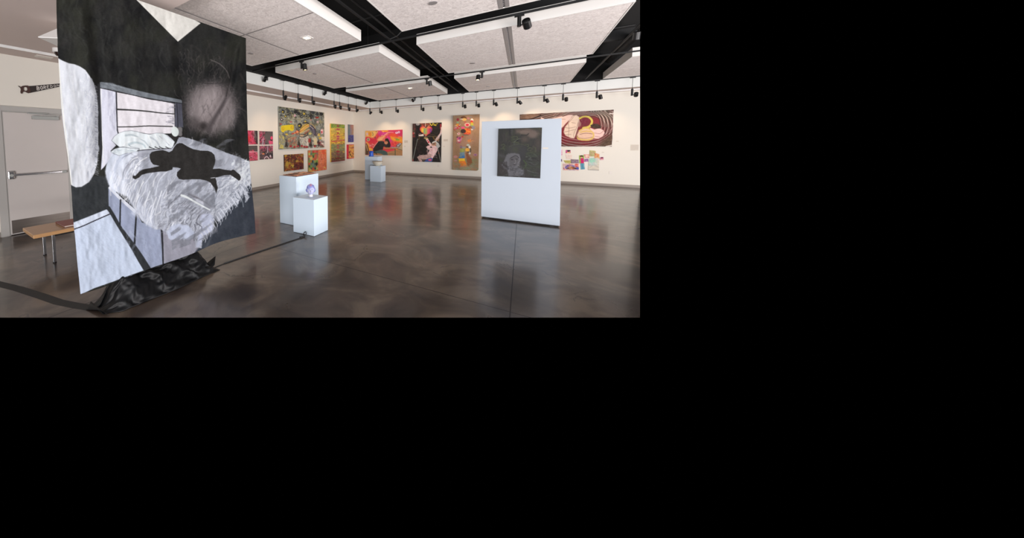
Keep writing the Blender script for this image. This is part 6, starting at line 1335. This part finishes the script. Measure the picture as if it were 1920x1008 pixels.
sheet('pinned_drawing', 'dark mauve pinned scrap half hidden behind the white panel, beside the yellow-green one', [(600, 762), (648, 760), (652, 795), (600, 798)], (150, 120, 160), f15, 15)
def f16(a): a.strokes((300, 470, 560, 870), 20, 10, (85, 10), [(196, 170, 150), (214, 190, 170)], 2, .5)
tag(MB().box((hit(903.6, 270, 1, YB)[0], YB-.012, hit(904, 306, 1, YB)[2]), (hit(936, 270, 1, YB)[0], YB-.002, hit(904, 262, 1, YB)[2])).build('beige_poster', mat('beige_paper', (206, 180, 160), .8, noise=.1)), 'beige paper panel on the back wall mostly hidden behind the white display panel', 'paper')

# ---- text cards, sockets
def card(name, label, x0, y0, x1, y1, ax=1, lines=0, cat='label', m='paper', t=.004, ink='print_ink'):
    wl = XL if ax == 0 else YB; s = 1 if ax == 0 else -1; o = 1-ax
    A_, B_ = hit(x0, y0, ax, wl), hit(x1, y1, ax, wl)
    def bx(c0, c1, za, zb, d0, d1):
        p = [0, 0, 0]; q = [0, 0, 0]; p[ax], q[ax] = sorted((wl+s*d0, wl+s*d1)); p[o], q[o] = sorted((c0, c1)); p[2], q[2] = sorted((za, zb)); return p, q
    root = MB().box(*bx(A_[o], B_[o], A_[2], B_[2], 0, t)).build(name, M[m]); tag(root, label, cat)
    if lines:
        mb = MB(); hh = A_[2]-B_[2]; ww = B_[o]-A_[o]; r = random.Random(int(x0))
        for k in range(lines):
            z = A_[2]-hh*(k+.6)/(lines+.2); c = A_[o]+ww*.08; e_ = A_[o]+ww*(.92 if k < lines-1 else .55)
            while c < e_:
                l = ww*r.uniform(.05, .13); mb.box(*bx(c, min(c+l, e_), z-hh*.12/lines, z+hh*.12/lines, t, t+.0006)); c += l+ww*.025
        mb.build('text_lines', M[ink], root)
    return root
card('wall_text', 'printed text panel on the wall right of the sleeping-student canvas', 757.8, 263, 764.8, 267.7, lines=4)
card('title_card', 'tiny title card right of the sleeping-student canvas, under its text panel', 757.2, 273.2, 760.4, 275)
card('wall_text', 'printed text panel on the wall right of the black heart canvas', 831.6, 260.8, 840, 264.8, lines=4)
card('title_card', 'tiny title card right of the black heart canvas, under its text panel', 831, 273.6, 834, 275.3)
card('wall_text', 'large printed text panel near the right end of the back wall', 1182.6, 271, 1197.3, 282, lines=6)
card('title_card', 'tiny title card to the right of the dark red mural', 1155.5, 264, 1160, 265.6)
card('title_card', 'tiny title card above the right end of the paper collage', 1128.5, 284.5, 1132.5, 286.3)
card('wall_socket', 'white wall socket plate low under the black heart canvas', 820, 308.6, 823.6, 312.8, m='outlet', cat='socket', t=.006)
card('wall_socket', 'white wall socket plate low to the right of the paper collage', 1142, 320.4, 1148, 326.3, m='outlet', cat='socket', t=.006)
card('title_card', 'tiny title card right of the four pink prints', 514.6, 280, 517, 281, ax=0)
card('title_card', 'tiny title card right of the small brown canvas', 570.6, 290.5, 572.4, 291.6, ax=0)
card('title_card', 'tiny title card right of the orange patchwork canvas', 613.6, 281.8, 615, 282.9, ax=0)
card('title_card', 'tiny title card left of the small blue panel', 649.8, 264, 651, 264.9, ax=0)
card('title_card', 'tiny title card left of the small red-bordered canvas', 648.8, 274.4, 650, 275.4, ax=0)

# ---- flat copper plate on the tall pedestal
zt = .9295
q = [np.array(p) for p in ((-3.815, 4.80, zt), (-3.46, 4.80, zt), (-3.46, 4.20, zt), (-3.815, 4.20, zt))]
n = 60; s = np.linspace(0, 1, n)[None, :, None]; t = np.linspace(0, 1, n)[:, None, None]
P = (1-t)*((1-s)*q[0]+s*q[1])+t*((1-s)*q[3]+s*q[2])
rel = (fbm(P[..., 0]*16, P[..., 1]*16, 4, 3)-.4); P[..., 2] += .012+.02*np.clip(rel, -.3, .5)
X, Y = P[..., 0]*100, -P[..., 1]*100
a = Art(X, Y, (206, 146, 112), 5); a.mottle((110, 66, 50), .1, .1, 1, .48, .56, 1); a.mottle((236, 186, 150), .12, .12, .9, .56, .64, 3); a.mottle((60, 40, 36), .08, .09, .8, .58, .64, 5); a.grain(8, .5)
pt = painted_mesh('relief_plate', P, a, paint_mat('glazed_relief', .35, .2, 60), None, side=(150, 96, 74), depth=(0, 0, -.012))
pt.location.z = .006
tag(pt, 'flat copper-brown relief plate lying on the tall pedestal', 'relief')

# ---- blue and white head
hx, hy, hz_ = -3.02, 4.03, .617
def head_surface():
    nU, nV = 120, 100
    th = np.linspace(0, 2*np.pi, nU)[None, :]; ph = np.linspace(.02, np.pi-.25, nV)[:, None]
    dx = np.sin(ph)*np.sin(th); dy = -np.sin(ph)*np.cos(th); dz = np.cos(ph)+0*th      # faces -Y before turning
    r = np.ones((nV, nU))
    g = lambda x0, z0, sx, sz, amp: amp*np.exp(-((dx-x0)/sx)**2-((dz-z0)/sz)**2)*(dy < 0)
    r += g(0, -.18, .10, .16, .22)+g(0, -.05, .06, .2, .08)                                   # nose
    r += g(.28, .06, .14, .09, -.10)+g(-.28, .06, .14, .09, -.10)+g(.28, .2, .2, .06, .05)+g(-.28, .2, .2, .06, .05)
    r += g(.28, .05, .07, .045, .05)+g(-.28, .05, .07, .045, .05)                             # eyeballs
    r += g(0, -.42, .17, .035, .07)+g(0, -.52, .14, .04, .06)+g(0, -.47, .2, .018, -.05)      # lips
    r += g(0, -.68, .16, .1, .06)+g(.38, -.25, .16, .16, .05)+g(-.38, -.25, .16, .16, .05)
    r += .10*np.exp(-((np.abs(dx)-.98)/.1)**2-((dz+.02)/.16)**2)                               # ears
    hair = np.clip((dz-.30-.1*np.sin(th*3))/.15, 0, 1)+np.clip((dy-.05)/.2, 0, 1)*np.clip((dz+.7)/.2, 0, 1)+np.clip((np.abs(dx)-.78)/.12, 0, 1)*np.clip((dz+.55)/.2, 0, 1)
    hair = np.clip(hair, 0, 1)
    curl = fbm(dx*5+20, dz*5+dy*4+20, 3, 3)
    r += hair*(.10+.20*(curl-.35))
    x = dx*r*.068; y = dy*r*.076; z = dz*r*.088
    return th, ph, dx, dy, dz, hair, curl, np.stack([x, y, z], -1)
th, ph, dx, dy, dz, hair, curl, Pn = head_surface()
ang = math.radians(38); ca, sa_ = math.cos(ang), math.sin(ang)
Ph = np.empty_like(Pn); Ph[..., 0] = Pn[..., 0]*ca-Pn[..., 1]*sa_; Ph[..., 1] = Pn[..., 0]*sa_+Pn[..., 1]*ca; Ph[..., 2] = Pn[..., 2]
Ph = Ph*1.02+np.array([hx, hy, hz_+.125])
a = Art(dx*10+0*dz, -dz*10+0*dx, (176, 180, 208), 4)
C = a.C
hb = np.clip(np.clip(hair+.10, 0, 1)*(.55+.9*(np.abs(curl-.5) < .1)), 0, 1)[..., None]*.85
C[:] = C*(1-hb)+np.array((96, 104, 190.))*hb
front = (dy < 0)
def dab(x0, z0, sx, sz, col, am):
    k = (am*np.clip(1.3-((dx-x0)/sx)**2-((dz-z0)/sz)**2, 0, 1)*front)[..., None]; C[:] = C*(1-k)+np.array(col, float)*k
for sgn in (-1, 1):
    dab(.28*sgn, .20, .18, .03, (84, 86, 170), .8); dab(.28*sgn, .05, .13, .045, (120, 124, 190), .7); dab(.28*sgn, .05, .04, .035, (40, 44, 120), .9); dab(.33*sgn, -.25, .12, .1, (206, 170, 196), .4)
dab(0, -.46, .17, .035, (110, 90, 170), .9); dab(.07, -.3, .03, .02, (110, 110, 180), .7); dab(-.07, -.3, .03, .02, (110, 110, 180), .7); dab(.1, -.1, .02, .16, (170, 174, 214), .6); dab(0, .85, .3, .2, (206, 120, 130), .6)
lines_ = np.clip(1-np.abs(fbm(dx*4+7, dz*4+3, 9, 3)-.5)/.018, 0, 1)*(dy < .2)
k = (lines_*.5)[..., None]; C[:] = C*(1-k)+np.array((96, 104, 186.))*k
hd = thing('porcelain_head', (hx, hy, hz_), 'small blue and white porcelain head with curly hair on the low pedestal', 'sculpture')
painted_mesh('head', Ph, a, M['glaze'], hd)
MB().lathe([(0, 0), (.040, 0), (.042, .006), (.034, .03), (.034, .065), (.03, .08)], (hx, hy, hz_), n=28).build('neck', mat('white_porcelain', (198, 200, 210), .25), hd, smooth='auto')
